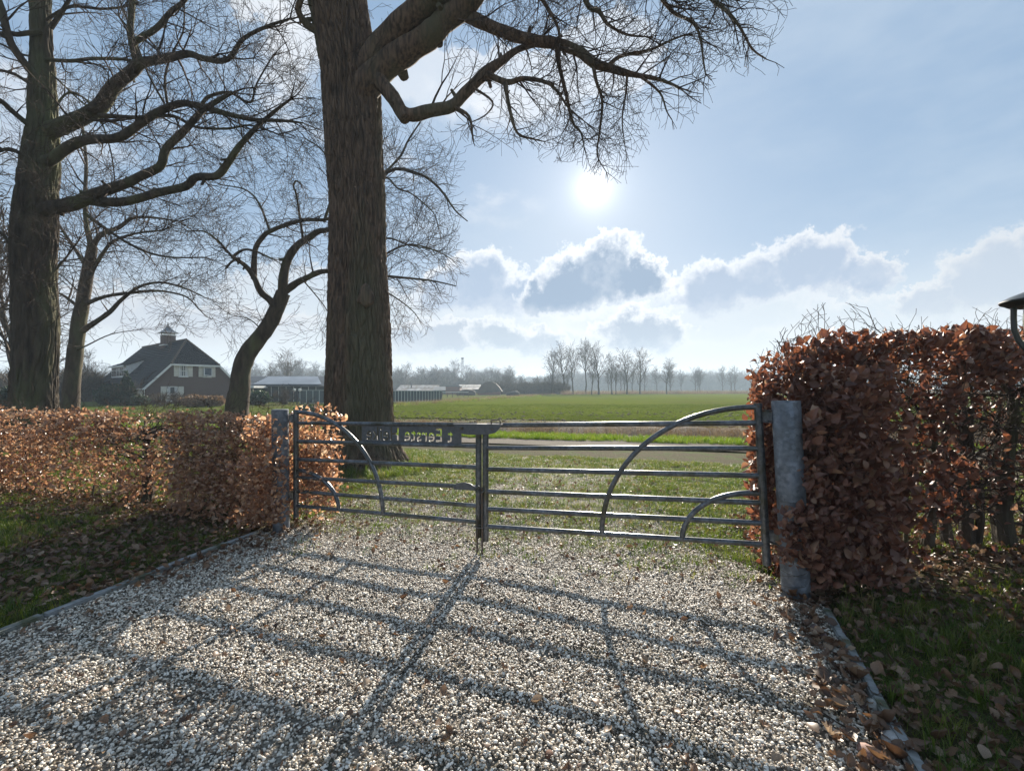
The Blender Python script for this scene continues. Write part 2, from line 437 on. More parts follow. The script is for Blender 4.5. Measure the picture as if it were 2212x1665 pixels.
M_DITCH = mat('ditch_earth', (.06, .045, .032), (.10, .075, .05), 3, 1.0, 1.0, 14, bdist=.08)
M_GRASS = ramp_mat('grass_blades', [(0, (.04, .075, .014)), (.4, (.085, .125, .022)), (.8, (.14, .16, .035)), (1, (.24, .20, .09))], .5, .45, 1.5, 1.15, .35)
M_BRIGHTGRASS = ramp_mat('verge_grass_blades', [(0, (.08, .13, .02)), (.7, (.13, .19, .03)), (1, (.2, .2, .06))], .5, .5, 1.5, 1.15, .35)
M_STRAW = ramp_mat('dry_stalks', [(0, (.13, .085, .05)), (.6, (.20, .14, .08)), (1, (.30, .23, .14))], .7, .3, 1.2, 1.1, .3)
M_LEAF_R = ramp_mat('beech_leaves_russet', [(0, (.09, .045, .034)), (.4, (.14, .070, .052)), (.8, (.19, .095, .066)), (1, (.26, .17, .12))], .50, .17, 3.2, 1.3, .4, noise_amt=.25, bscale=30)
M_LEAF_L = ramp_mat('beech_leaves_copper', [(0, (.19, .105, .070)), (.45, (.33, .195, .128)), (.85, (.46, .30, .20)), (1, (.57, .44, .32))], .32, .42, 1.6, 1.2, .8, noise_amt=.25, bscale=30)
M_LITTER = ramp_mat('fallen_leaves', [(0, (.07, .04, .025)), (.4, (.13, .075, .045)), (.8, (.20, .115, .065)), (1, (.30, .22, .15))], .5, .2, 1.4, 1.15, .5, noise_amt=.25, bscale=25)
M_PEBBLE = ramp_mat('river_pebbles', [(0, (.06, .05, .04)), (.2, (.18, .14, .10)), (.4, (.40, .34, .27)), (.65, (.64, .58, .49)), (.95, (.82, .77, .69)), (1, (.30, .17, .11))], .5, spec=.45, noise_amt=.12, bscale=1.5)
M_CLOD = ramp_mat('field_clods', [(0, (.04, .035, .02)), (1, (.09, .07, .045))], .95)

for m_, sc_ in ((M_GALV_POST, 34), (M_GALV, 60)):
    nt_ = m_.node_tree; pb = next(n_ for n_ in nt_.nodes if n_.type == 'BSDF_PRINCIPLED'); lkc = pb.inputs['Base Color'].links[0]; srcc = lkc.from_socket
    tcn = nt_.nodes.new('ShaderNodeTexCoord'); vo = nt_.nodes.new('ShaderNodeTexVoronoi'); vo.inputs['Scale'].default_value = sc_; nt_.links.new(tcn.outputs['Object'], vo.inputs['Vector'])
    mr_ = nt_.nodes.new('ShaderNodeMapRange'); nt_.links.new(vo.outputs['Color'], mr_.inputs[0]); mr_.inputs[3].default_value = .72; mr_.inputs[4].default_value = 1.38
    st = nt_.nodes.new('ShaderNodeTexNoise'); st.inputs['Scale'].default_value = 9; mp_ = nt_.nodes.new('ShaderNodeMapping'); mp_.inputs['Scale'].default_value = (1, 1, .12); nt_.links.new(tcn.outputs['Object'], mp_.inputs[0]); nt_.links.new(mp_.outputs[0], st.inputs['Vector'])
    m2 = nt_.nodes.new('ShaderNodeMapRange'); nt_.links.new(st.outputs['Fac'], m2.inputs[0]); m2.inputs[1].default_value = .35; m2.inputs[2].default_value = .65; m2.inputs[3].default_value = .75; m2.inputs[4].default_value = 1.25
    mu = nt_.nodes.new('ShaderNodeMath'); mu.operation = 'MULTIPLY'; nt_.links.new(mr_.outputs[0], mu.inputs[0]); nt_.links.new(m2.outputs[0], mu.inputs[1])
    hs_ = nt_.nodes.new('ShaderNodeHueSaturation'); nt_.links.new(mu.outputs[0], hs_.inputs['Value']); nt_.links.new(srcc, hs_.inputs['Color']); nt_.links.new(hs_.outputs[0], pb.inputs['Base Color'])
# ================================================================== ground
def sheet(name, poly, z, material, kind='structure', parent=None):
    me = bpy.data.meshes.new(name); me.from_pydata([(x, y, z) for x, y in poly], [], [tuple(range(len(poly)))]); me.update()
    return link(name, me, material, parent, kind)
def grid(name, x0, x1, y0, y1, nx, ny, zf, material, kind='structure', parent=None, mask=None):
    X, Y = np.meshgrid(np.linspace(x0, x1, nx), np.linspace(y0, y1, ny)); Z = zf(X, Y)
    v = np.stack([X.ravel(), Y.ravel(), Z.ravel()], 1)
    i = np.arange(nx * ny).reshape(ny, nx)
    f = np.stack([i[:-1, :-1].ravel(), i[:-1, 1:].ravel(), i[1:, 1:].ravel(), i[1:, :-1].ravel()], 1)
    if mask is not None:
        cx = v[f].mean(1); f = f[mask(cx[:, 0], cx[:, 1])]
        used = np.unique(f); rm = -np.ones(len(v), int); rm[used] = np.arange(len(used)); v = v[used]; f = rm[f]
    return link(name, fast_mesh(name, v, f, True), material, parent, kind)

sheet('ground', [(-1000, -70), (1000, -70), (1000, 1190), (-1000, 1190)], -.06, M_FARLAND)

ROAD_N = lambda x: 11.0 - .31 * x      # near and far edge of the lane
ROAD_F = lambda x: 14.45 - .26 * x
# near ground with faint relief: verge, garden
KL = [(-3.62, 1.7), (-3.31, 2.94), (-2.84, 4.84), (-2.74, 5.25)]      # left kerb line
KR = [(1.62, 1.72), (1.70, 1.91), (1.98, 2.6), (2.26, 3.27)]          # right kerb line
def near_z(x, y): return -.02 + .05 * (fbm(x, y, .9, 5) - .5) * (1 - np.exp(-((y - 11) ** 2) / 8)) * 1.0
drive_poly = [(-4.4, -2.5), (1.15, -2.5), (1.62, 1.72), (1.98, 2.6), (2.26, 3.27), (2.3, 3.6), (1.9, 4.6), (2.2, 8.2), (3.0, 9.9), (-3.2, 11.8), (-2.2, 9.0), (-2.3, 6.0), (-2.74, 5.25), (-2.84, 4.84), (-3.31, 2.94), (-3.62, 1.7)]
grid('verge', -34, 34, -6, 24, 240, 130, near_z, M_SOIL)
sheet('driveway', drive_poly, .004, M_GRAVELBED)
sheet('road', [(-70, ROAD_N(-70)), (60, ROAD_N(60) + 4), (60, ROAD_F(60) + 6), (-70, ROAD_F(-70))], .012, M_ASPH)
# lane polygon stays convex near the gate; far ends only matter behind the hedges
field_poly = [(-11.5, 27), (40, 13.5), (140, -12), (190, 60), (190, 150), (60, 146), (22, 139), (11.5, 122), (-6.5, 61), (-11.2, 42)]
sheet('field', field_poly, .008, M_FIELD)
sheet('meadow', [(-120, 58), (-5, 62), (13, 124), (24, 141), (62, 148), (240, 155), (240, 400), (-300, 400), (-300, 58)], -.02, M_MEADOW)
sheet('garden_lawn', [(-90, 42), (-11.9, 24), (-11.6, 42), (-7.2, 60.5), (-120, 57)], -.012, M_MEADOW)
# dry ditch bank along the far side of the lane
def ditch_z(x, y):
    t = (y - (17.6 - .27 * x)); return .02 + .22 * np.exp(-(t / .8) ** 2) * (0.5 + fbm(x, y, 1.3, 3)) - .10 * np.exp(-((t + 1.4) / .5) ** 2)
grid('ditch_bank', -14, 26, 9, 23, 160, 70, ditch_z, M_DITCH, mask=lambda x, y: np.abs(y - (17.3 - .27 * x)) < 2.0)

# ================================================================== kerbs of concrete edging stones
def kerb(line, name, label, seglen=.75, w=.07):
    k = bpy.data.objects.new(name, None); C.objects.link(k); k['kind'] = 'structure'; k['label'] = label
    pts = [Vector((x, y, 0)) for x, y in line]
    tot = [0]
    for a, b in zip(pts, pts[1:]): tot.append(tot[-1] + (b - a).length)
    def at(s):
        for i in range(len(pts) - 1):
            if s <= tot[i + 1] or i == len(pts) - 2:
                return pts[i].lerp(pts[i + 1], (s - tot[i]) / (tot[i + 1] - tot[i]))
    me = MB().box(-.5, .5, -w / 2, w / 2, -.10, .045).mesh('kerb_stone', .008, seg=2); me.materials.append(M_CONC)
    s = 0
    while s < tot[-1] - .1:
        e = min(s + seglen, tot[-1]); a, b = at(s), at(e - .012); d = b - a
        o = bpy.data.objects.new('kerb_stone', me); C.objects.link(o); o.parent = k
        o.location = (a + b) / 2 + Vector((random.uniform(-.006, .006), 0, random.uniform(-.012, .010)))
        o.rotation_euler = (random.uniform(-.05, .05), random.uniform(-.012, .012), math.atan2(d.y, d.x) + random.uniform(-.01, .01)); o.scale = (d.length, 1, 1)
        s = e
    return k
kerb([(-4.35, -1.2)] + KL[:3] + [(-2.76, 5.15)], 'kerb', 'grey concrete edging along the left side of the gravel drive')
kerb([(1.2, -1.2)] + KR[:4], 'kerb', 'grey concrete edging along the right side of the gravel drive', .6, .052)

# ================================================================== gravel
def pebble(name, seed, sx, sy, sz):
    import bmesh
    bm = bmesh.new(); bmesh.ops.create_icosphere(bm, subdivisions=2, radius=.5)
    for v in bm.verts:
        n = mnoise.noise(v.co * 2.2 + Vector((seed * 7.7, 0, 0))); v.co *= 1 + .28 * n
        v.co.x *= sx; v.co.y *= sy; v.co.z *= sz
    me = bpy.data.meshes.new(name); bm.to_mesh(me); bm.free()
    me.polygons.foreach_set('use_smooth', [True] * len(me.polygons)); return me
peb = [src('pebble', pebble('pebble', i, *s), M_PEBBLE) for i, s in enumerate([(1, .75, .6), (1.15, .8, .65), (.9, .8, .7), (1.25, .7, .55), (1, .95, .6)])]
gx, gy = rand_in(drive_poly, 520000)
gd = (gx + 2.443) * .32 + (gy - 5.15) * .947           # distance beyond the gate line
dens = np.where(gd < -.2, .98, np.clip(.95 - .30 * gd, .05, 1) * np.clip(fbm(gx, gy, 1.4, 31) * 3.0 - .7 - .12 * gd, np.clip(.42 - .2 * gd, .03, 1), 1))
dens = dens * np.clip(.55 + .9 * fbm(gx, gy, 1.7, 2), 0, 1.0)
dist = np.hypot(gx, gy); dens *= np.clip(1.15 - .055 * dist, .3, 1)
k = (RNG.random(len(gx)) < dens) & (gy > 1.0) & (gy < 10.6)
gx, gy = gx[k], gy[k]; n = len(gx)
gs = RNG.lognormal(math.log(.0121), .30, n) * np.clip(.9 + .035 * np.hypot(gx, gy), 1, 1.3)
hump = .018 * (fbm(gx, gy, 2.5, 8) - .5)
scatter('gravel', np.stack([gx, gy, .008 + RNG.random(n) * .010 + hump], 1),
        np.stack([RNG.normal(0, .45, n), RNG.normal(0, .45, n), RNG.uniform(0, 6.28, n)], 1), gs, peb)
C.objects[-1]['label'] = 'pale rounded river gravel covering the driveway'
print('pebbles', n)

# ================================================================== grass
def tuft(name, nb, h, spread, w, lean, seed, segs=2):
    r = random.Random(seed); mb = MB()
    for b in range(nb):
        x, y = r.gauss(0, spread), r.gauss(0, spread); a = r.uniform(0, 6.28); hh = h * r.uniform(.5, 1.15); l = lean * r.uniform(.2, 1.3)
        dx, dy = math.cos(a), math.sin(a); px, py = -dy * w / 2, dx * w / 2
        v = []
        for s_ in range(segs):
            t = s_ / segs; v += [(x + dx * l * t * t - px * (1 - t * .5), y + dy * l * t * t - py * (1 - t * .5), hh * t), (x + dx * l * t * t + px * (1 - t * .5), y + dy * l * t * t + py * (1 - t * .5), hh * t)]
        v.append((x + dx * l, y + dy * l, hh * (1 - .25 * l / h)))
        f = [(2 * i, 2 * i + 1, 2 * i + 3, 2 * i + 2) for i in range(segs - 1)] + [(2 * segs - 2, 2 * segs - 1, 2 * segs)]
        mb.add(v, f)
    me = bpy.data.meshes.new(name); me.from_pydata(mb.v, [], mb.f); return me
GT = [src('grass_tuft', tuft('grass_tuft', 18, .055, .035, .0045, .04, i), M_GRASS) for i in range(4)]
GL = [src('long_grass_tuft', tuft('long_grass_tuft', 22, .13, .035, .005, .09, 10 + i, 3), M_GRASS) for i in range(3)]
GB = [src('verge_grass_tuft', tuft('verge_grass_tuft', 20, .17, .06, .008, .08, 20 + i, 3), M_BRIGHTGRASS) for i in range(3)]
GS = [src('stalk_tuft', tuft('stalk_tuft', 12, .30, .10, .006, .22, 30 + i, 3), M_STRAW) for i in range(3)]
M_CROP = ramp_mat('crop_blades', [(0, (.075, .11, .018)), (1, (.105, .13, .024))], .9, .35, 1.2, 1.1, .05)
GC = [src('crop_tuft', tuft('crop_tuft', 16, .075, .11, .012, .07, 40 + i), M_CROP) for i in range(3)]
def grass(name, label, x, y, sources, smin, smax, z=0.0, up=0.15):
    n = len(x)
    o = scatter(name, np.stack([x, y, np.full(n, z)], 1), np.stack([RNG.normal(0, up, n), RNG.normal(0, up, n), RNG.uniform(0, 6.28, n)], 1), RNG.uniform(smin, smax, n), sources)
    o['label'] = label; return o
hedgeL = lambda x: 4.55 - .30 * x                        # centre line of the left hedge
# left verge
P = [(-9.5, 1.0), (-3.75, 1.2), (-3.38, 2.9), (-2.9, 4.75), (-3.0, 5.6), (-9.5, 7.6)]
x, y = rand_in(P, 16000)
dl = hedgeL(x) - y
d = np.clip(fbm(x, y, 1.1, 4) * 2.4 - .55, .12, 1) * np.where(dl < .55, .12, 1) * np.where((x > -4.9) & (y > 3.3), .12, 1)
k = RNG.random(len(x)) < d
grass('grass', 'green verge grass left of the driveway', x[k], y[k], GL + GT, .6, 1.15)
for (P, n_, nm) in (([(-9.5, 1.0), (-3.75, 1.2), (-3.38, 2.9), (-2.9, 4.75), (-3.0, 5.6), (-9.5, 7.6)], 15000, 'short turf left of the driveway'), ([(1.35, .6), (1.72, 1.8), (2.34, 3.3), (2.6, 3.5), (7, 4.6), (7, .6)], 8000, 'short turf right of the driveway')):
    x, y = rand_in(P, n_); k = RNG.random(len(x)) < np.clip(fbm(x, y, 1.9, 33) * 2.6 - .5, .1, 1)
    grass('grass', nm, x[k], y[k], GT, .35, .75, up=.35)
# right verge
P = [(1.35, .6), (1.72, 1.8), (2.34, 3.3), (2.6, 3.5), (7, 4.6), (7, .6)]
x, y = rand_in(P, 9000)
d = np.clip(fbm(x, y, 1.5, 9) * 3.2 - .95, .08, 1) * np.where(y > 3.0, .35, 1)
k = RNG.random(len(x)) < d
grass('grass', 'shaded grass in leaf litter right of the driveway', x[k], y[k], GL + GT, .5, 1.1)
# between hedges and the lane
x = RNG.uniform(-16, 11, 95000); y = RNG.uniform(3.6, 16, 95000)
dg = (x + 2.443) * .32 + (y - 5.15) * .947
ind = in_poly(x, y, drive_poly)
d = np.where(ind, np.clip(.28 + .35 * dg, .0, .95), 1.0) * np.clip(fbm(x, y, .8, 6) * 2.0 - .1, .3, 1)
d = np.where((dg < .05) & ind, .05 * np.clip(fbm(x, y, 2.2, 41) * 3 - .8, 0, 2), d)
k = (RNG.random(len(x)) < d) & (dg > -.6) & (y < ROAD_N(x) - .08 + .3 * fbm(x, y, 1.5, 3)) & ~((x < -2.9) & (dg < .3)) & ~((x > 2.3) & (y < 4.4))
k &= (ind | (dg > .1))
grass('grass', 'short mossy grass between the gate and the lane', x[k], y[k], GT, .8, 1.35)
# long tufts round the oak
a = RNG.uniform(0, 6.28, 500); r = RNG.uniform(.75, 1.7, 500)
grass('grass', 'longer green grass round the foot of the big oak', -3.2 + r * np.cos(a), 9.55 + r * np.sin(a), GL, .9, 1.7)
# bright verge beyond the lane
x = RNG.uniform(-22, 22, 9000); t = RNG.uniform(0, 1, 9000); y = ROAD_F(x) + .05 + t * 1.5
k = RNG.random(9000) < np.clip(fbm(x, y, 1.0, 13) * 2.4 - .3, .2, 1)
grass('grass', 'bright green grass verge along the far side of the lane', x[k], y[k], GB, .55, 1.1)
# dry growth on the ditch bank
x = RNG.uniform(-14, 25, 9000); y = 17.5 - .27 * x + RNG.normal(0, .75, 9000)
k = (y > ROAD_F(x) + .9) & (RNG.random(9000) < np.clip(fbm(x, y, .7, 15) * 2.2 - .4, .1, 1))
grass('dry_grass', 'brown dead stalks along the ditch beyond the lane', x[k], y[k], GS, .5, 1.2, .05, .35)
# crop rows
x = RNG.uniform(-11, 60, 60000); y = 19.5 + (RNG.random(60000) ** 1.6) * 28
k = in_poly(x, y, field_poly) & (y > 19.6 - .26 * x) & (np.abs(x) < y * 1.2) & (RNG.random(60000) < np.clip(fbm(x, y, .35, 17) * 1.8 - .1, .2, 1))
grass('crop', 'young green crop covering the field', x[k], y[k], GC, .55, 1.1, .0)
# clods
x = RNG.uniform(-11, 30, 1700); y = 19 + (RNG.random(1700) ** 2.2) * 14
k = in_poly(x, y, [(-11.2, 22), (40, 8), (60, 40), (-9, 40)]) & (y > 19.4 - .26 * x)
x, y = x[k], y[k]; n = len(x)
clod = [src('clod', pebble('clod', 20 + i, 1.2, 1, .5), M_CLOD) for i in range(2)]
scatter('soil_clods', np.stack([x, y, np.full(n, .02)], 1), np.stack([np.zeros(n), np.zeros(n), RNG.uniform(0, 6, n)], 1), RNG.uniform(.06, .20, n), clod)['label'] = 'dark soil clods along the near edge of the field'
# rough grass beyond field and on lawn
x = RNG.uniform(-40, 14, 14000); y = RNG.uniform(17, 62, 14000)
k = (y > 17.5 - .26 * x) & ~in_poly(x, y, field_poly) & (np.abs(x) < y * 1.2)
grass('grass', 'rough lawn grass between the lane and the house', x[k], y[k], GC, .6, 1.3)
x = np.concatenate([RNG.uniform(-10.9, 11.5, 2500)]); y = 42 + (x + 11.2) * 3.52 + RNG.normal(0, 1.6, 2500)
grass('dry_grass', 'tufts along the ditch on the far left edge of the field', x, y, GS + GB, .9, 2.2)
x = RNG.uniform(14, 200, 5200); y = np.interp(x, [14, 24, 62, 240], [126, 143, 150, 157]) + RNG.normal(0, 2.0, 5200)
grass('dry_grass', 'brown rough strip beyond the far edge of the field', x, y, GS, 2.5, 5.0)

# ================================================================== leaves
def beech_leaf(name, fold, curl, seed):
    r = random.Random(seed); nl = 5; v = []; f = []
    wid = [0.05, .30, .36, .24, .02]
    for i in range(nl):
        t = i / (nl - 1); y = t; z = curl * (t - .35) ** 2 + r.uniform(-.02, .02); w = wid[i]
        v += [(-w, y, z + fold * w * 1.2 + r.uniform(-.03, .03)), (0, y, z), (w, y, z + fold * w * 1.2 + r.uniform(-.03, .03))]
    for i in range(nl - 1):
        a = i * 3; f += [(a, a + 1, a + 4, a + 3), (a + 1, a + 2, a + 5, a + 4)]
    me = bpy.data.meshes.new(name); me.from_pydata(v, [], f)
    me.polygons.foreach_set('use_smooth', [True] * len(f)); return me
def oak_leaf(name, seed, curl):
    r = random.Random(seed); v = [(0, .5, 0)]; out = []
    prof = [(.03, 0), (.12, .10), (.25, .22), (.13, .32), (.33, .45), (.18, .55), (.34, .68), (.20, .78), (.20, .92), (.0, 1.0)]
    L_ = [(w, y) for w, y in prof] + [(-w, y) for w, y in prof[-2::-1]]
    for w, y in L_: out.append((w * r.uniform(.85, 1.15), y, curl * (w * w * 2.4 + (y - .5) ** 2) + r.uniform(-.05, .05)))
    v += out; n = len(out); f = [(0, i + 1, (i + 1) % n + 1) for i in range(n)]
    me = bpy.data.meshes.new(name); me.from_pydata(v, [], f); return me
BL = [beech_leaf('leaf', .5, .5, 1), beech_leaf('leaf', .25, -.5, 2), beech_leaf('leaf', .8, .9, 3), beech_leaf('leaf', -.3, .3, 4), beech_leaf('leaf', 1.3, 1.6, 5), beech_leaf('leaf', .9, -1.3, 6)]
LR = []; LL = []; LF = []
for m_ in BL:
    a = m_.copy(); a.materials.append(M_LEAF_R); LR.append(bpy.data.objects.new('leaf', a))
    b = m_.copy(); b.materials.append(M_LEAF_L); LL.append(bpy.data.objects.new('leaf', b))
    c = m_.copy(); c.materials.append(M_LITTER); LF.append(bpy.data.objects.new('leaf', c))
for i in range(3):
    m_ = oak_leaf('oak_leaf', i, .5 + .3 * i); m_.materials.append(M_LITTER); LF.append(bpy.data.objects.new('leaf', m_))

def litter(name, label, x, y, smin, smax, z=.012, tilt=.35, srcs=LF):
    n = len(x)
    o = scatter(name, np.stack([x, y, z + RNG.random(n) * .03], 1), np.stack([RNG.normal(0, tilt, n), RNG.normal(0, tilt, n), RNG.uniform(0, 6.28, n)], 1), RNG.uniform(smin, smax, n), srcs)
    o['label'] = label; return o
x, y = rand_in([(-9.5, 1.2), (-3.75, 1.2), (-3.38, 2.9), (-2.9, 4.75), (-2.6, 5.9), (-9.5, 8.2)], 14000)
dl = hedgeL(x) - y
d = np.clip(fbm(x, y, 1.2, 21) * 2.2 - .7, .04, 1) + np.where(dl < .7, .7, 0) + np.where((x > -5.4) & (y > 3.3), .9, 0)
k = RNG.random(len(x)) < d
litter('leaf_litter', 'brown fallen leaves under the left hedge', x[k], y[k], .035, .075)
x, y = rand_in([(1.35, .6), (1.75, 1.8), (2.34, 3.3), (2.3, 4.2), (2.6, 5.6), (8, 6.6), (8, .6)], 17000)
d = np.clip(fbm(x, y, 1.4, 23) * 2.4 - .55, .12, 1) + np.where(y > 3.0, .5, 0)
k = RNG.random(len(x)) < d
litter('leaf_litter', 'brown fallen leaves under the right hedge and on the grass', x[k], y[k], .025, .072, tilt=.55)
x, y = rand_in(drive_poly, 1500)
k = (y > 1.2) & (y < 8); litter('leaf_litter', 'stray dead leaves lying on the gravel', x[k], y[k], .03, .06, .02)
x, y = rand_in(drive_poly, 5200); k = (y > 1.1) & (y < 8) & (RNG.random(len(x)) < np.clip(fbm(x, y, 1.6, 51) * 3 - .8, .05, 1))
litter('leaf_crumbs', 'brown leaf crumbs and bud scales among the gravel', x[k], y[k], .010, .022, .022, .5)
# drifts along both kerbs
t = RNG.random(420); x = np.interp(t, [0, 1], [1.45, 2.3]) + RNG.normal(-.05, .12, 420); y = np.interp(t, [0, 1], [1.4, 3.6])
litter('leaf_litter', 'dead oak leaves drifted along the right kerb', x, y, .04, .085, .018)
t = RNG.random(260); x = np.interp(t, [0, 1], [-3.2, -2.6]) + np.abs(RNG.normal(0, .25, 260)); y = np.interp(t, [0, 1], [3.6, 5.5])
litter('leaf_litter', 'dead leaves drifted beside the left gate post', x, y, .035, .07, .018)
x = RNG.uniform(-3, 3, 900); y = RNG.uniform(4.4, 10, 900)
litter('leaf_litter', 'scattered leaves on the grass beyond the gate', x, y, .03, .055, .02)

# ================================================================== branches
def nrm(x, y, z):
    l = math.sqrt(x * x + y * y + z * z) or 1; return x / l, y / l, z / l
def grow(S, p, d, r, L, lvl, P, R):
    """append segments (p0, p1, r0, r1) of a branch and its side branches"""
    st = P['step'][lvl]; n = max(2, int(L / st + .5)); st = L / n
    wig = P['wig']; tz = P['trop'][lvl]; rmin = P['rmin']
    x, y, z = p; dx, dy, dz = d; r0 = r; side = R.choice((-1, 1))
    for i in range(n):
        g = R.gauss
        dx, dy, dz = nrm(dx + g(0, wig), dy + g(0, wig), dz + g(0, wig) + tz)
        x1, y1, z1 = x + dx * st, y + dy * st, z + dz * st
        if 'keep' in P and not P['keep'](x1, y1, z1): return
        r1 = max(rmin, r * (1 - .75 * (i + 1) / n))
        S.append((x, y, z, x1, y1, z1, r0, r1))
        x, y, z, r0 = x1, y1, z1, r1
        if lvl > 0 and (i > 0 or n < 4) and R.random() < P['prob'][lvl]:
            for _ in range(P['kids'][lvl]):
                a = P['ang'] * R.uniform(.7, 1.3); ph = R.uniform(0, 6.283)
                ux, uy, uz = nrm(*(R.gauss(0, 1), R.gauss(0, 1), R.gauss(0, 1)))
                cx, cy, cz = nrm(dy * uz - dz * uy, dz * ux - dx * uz, dx * uy - dy * ux)
                ca, sa = math.cos(a), math.sin(a)
                cd = nrm(dx * ca + cx * sa, dy * ca + cy * sa, dz * ca + cz * sa)
                grow(S, (x, y, z), cd, max(rmin, min(r0 * .75, r * .5)), P['len'][lvl - 1] * R.uniform(.55, 1.25) * (1 - .35 * i / n), lvl - 1, P, R)
def segs_mesh(name, S, sides=3):
    A = np.array(S, dtype=np.float64); p0 = A[:, 0:3]; p1 = A[:, 3:6]; r0 = A[:, 6:7]; r1 = A[:, 7:8]
    d = p1 - p0; d /= np.linalg.norm(d, axis=1, keepdims=True) + 1e-9
    h = np.where(np.abs(d[:, 2:3]) < .9, np.array([[0, 0, 1.]]), np.array([[1., 0, 0]]))
    a = np.cross(d, h); a /= np.linalg.norm(a, axis=1, keepdims=True); b = np.cross(a, d)
    n = len(A); v = np.zeros((n, 2, sides, 3))
    for k in range(sides):
        t = 2 * math.pi * k / sides; o = a * math.cos(t) + b * math.sin(t)
        v[:, 0, k] = p0 + o * r0; v[:, 1, k] = p1 + o * r1
    base = (np.arange(n) * 2 * sides)[:, None]
    f = np.stack([np.concatenate([base + k, base + (k + 1) % sides, base + sides + (k + 1) % sides, base + sides + k], 1) for k in range(sides)], 1).reshape(-1, 4)
    return fast_mesh(name, v.reshape(-1, 3), f)
def limb(mb, pts, r0, r1, n=10, jit=.06, rr=None, sub=4):
    P = catmull(pts, sub); N_ = len(P); rs = []
    for i, p in enumerate(P):
        t = i / (N_ - 1); r = (r0 + (r1 - r0) * (t ** .8)) if rr is None else np.interp(t * (len(rr) - 1), range(len(rr)), rr)
        rs.append(r * (1 + 1.6 * jit * mnoise.noise(p * 3.1) + 1.2 * jit * mnoise.noise(p * 9.0)))
        P[i] = p + Vector((random.gauss(0, 1), random.gauss(0, 1), random.gauss(0, 1))) * r * .018
    mb.tube(P, rs, n); return P, rs
def sprout(S, P, rs, Pm, R, every, lvl, lens, start=.15, up=0.0, back=None):
    """side branches along a traced limb"""
    acc = 0; tot = sum((P[i + 1] - P[i]).length for i in range(len(P) - 1)); s = 0
    for i in range(len(P) - 1):
        sl = (P[i + 1] - P[i]).length; s += sl; acc += sl
        if s / tot < start: acc = 0; continue
        while acc > every:
            acc -= every * R.uniform(.7, 1.3)
            d = (P[i + 1] - P[i]).normalized(); u = Vector((R.gauss(0, 1), R.gauss(0, 1), R.gauss(0, 1) + up)); u = (u - d * u.dot(d)).normalized()
            a = R.uniform(.5, 1.25); q = d * math.cos(a) + u * math.sin(a); p = P[i].lerp(P[i + 1], R.random())
            L_ = lens * R.uniform(.5, 1.3) * (1.0 - .35 * s / tot)
            grow(S, tuple(p), tuple(q), min(rs[i] * .6, .028 * L_), L_, lvl, Pm, R)
    d = (P[-1] - P[-2]).normalized()
    for _ in range(3):
        q = (d + Vector((R.gauss(0, .35), R.gauss(0, .35), R.gauss(0, .35)))).normalized()
        grow(S, tuple(P[-1]), tuple(q), min(rs[-1] * .9, .022 * lens), lens * .8, lvl, Pm, R)
def path(pts, z0, z1=None):
    z1 = z0 if z1 is None else z1; n = len(pts)
    return [U(u, v, z0 + (z1 - z0) * i / max(1, n - 1)) for i, (u, v) in enumerate(pts)]

def big_trunk(name, pts, radii, nseg, rings, parent, material, depth=.03, freq=14.0, flare=None):
    P = catmull(pts, 8); N_ = len(P); L_ = [0]
    for a, b in zip(P, P[1:]): L_.append(L_[-1] + (b - a).length)
    tot = L_[-1]; rk = np.linspace(0, 1, len(radii)); v = np.zeros((rings, nseg, 3)); th = np.linspace(0, 2 * math.pi, nseg, endpoint=False)
    PA = np.array([tuple(p) for p in P]); LA = np.array(L_) / tot
    for i in range(rings):
        t = i / (rings - 1); c = np.array([np.interp(t, LA, PA[:, k]) for k in range(3)]); r = np.interp(t, rk, radii)
        for j in range(nseg):
            cx, cy = math.cos(th[j]), math.sin(th[j]); rr = r
            z = c[2]
            if flare and z < flare[0]:
                q = (1 - max(0, z) / flare[0]) ** 2.2
                rr = r * (1 + flare[1] * q * (.65 + .7 * abs(math.sin(th[j] * 2.5 + .6))))
            w = mnoise.noise(Vector((cx * 1.5, cy * 1.5, z * .9))) * .35
            n1 = mnoise.noise(Vector((cx * r * freq + w, cy * r * freq + w, z * freq * .13)))
            n2 = mnoise.noise(Vector((cx * r * freq * 2.3, cy * r * freq * 2.3, z * freq * .42)))
            big = mnoise.noise(Vector((cx * 1.3, cy * 1.3, z * .7 + 5)))
            rr += depth * (.5 - min(1, abs(n1) * 3.2)) * -1 + depth * .35 * n2 + r * .05 * big
            v[i, j] = (c[0] + cx * rr, c[1] + cy * rr, z)
    idx = np.arange(rings * nseg).reshape(rings, nseg); nx = np.roll(idx, -1, 1)
    f = np.stack([idx[:-1].ravel(), nx[:-1].ravel(), nx[1:].ravel(), idx[1:].ravel()], 1)
    return link(name, fast_mesh(name, v.reshape(-1, 3), f, True), material, parent)

def tree_obj(name, label, loc, group=None):
    return thing(name, label, 'tree', loc, 0, group)
def local(o, base):
    """shift a mesh built in world space under its thing"""
    if o.type == 'MESH': o.data.transform(Matrix.Translation(-Vector(base)))
    return o

PM = dict(step=[.10, .13, .19, .28], wig=.15, trop=[.03, .01, .0, .0], rmin=.0037, prob=[0, .97, .95, .9], kids=[0, 1, 1, 1], ang=.72, len=[.26, .62, 1.3, 2.0])
SEGTOT = 0

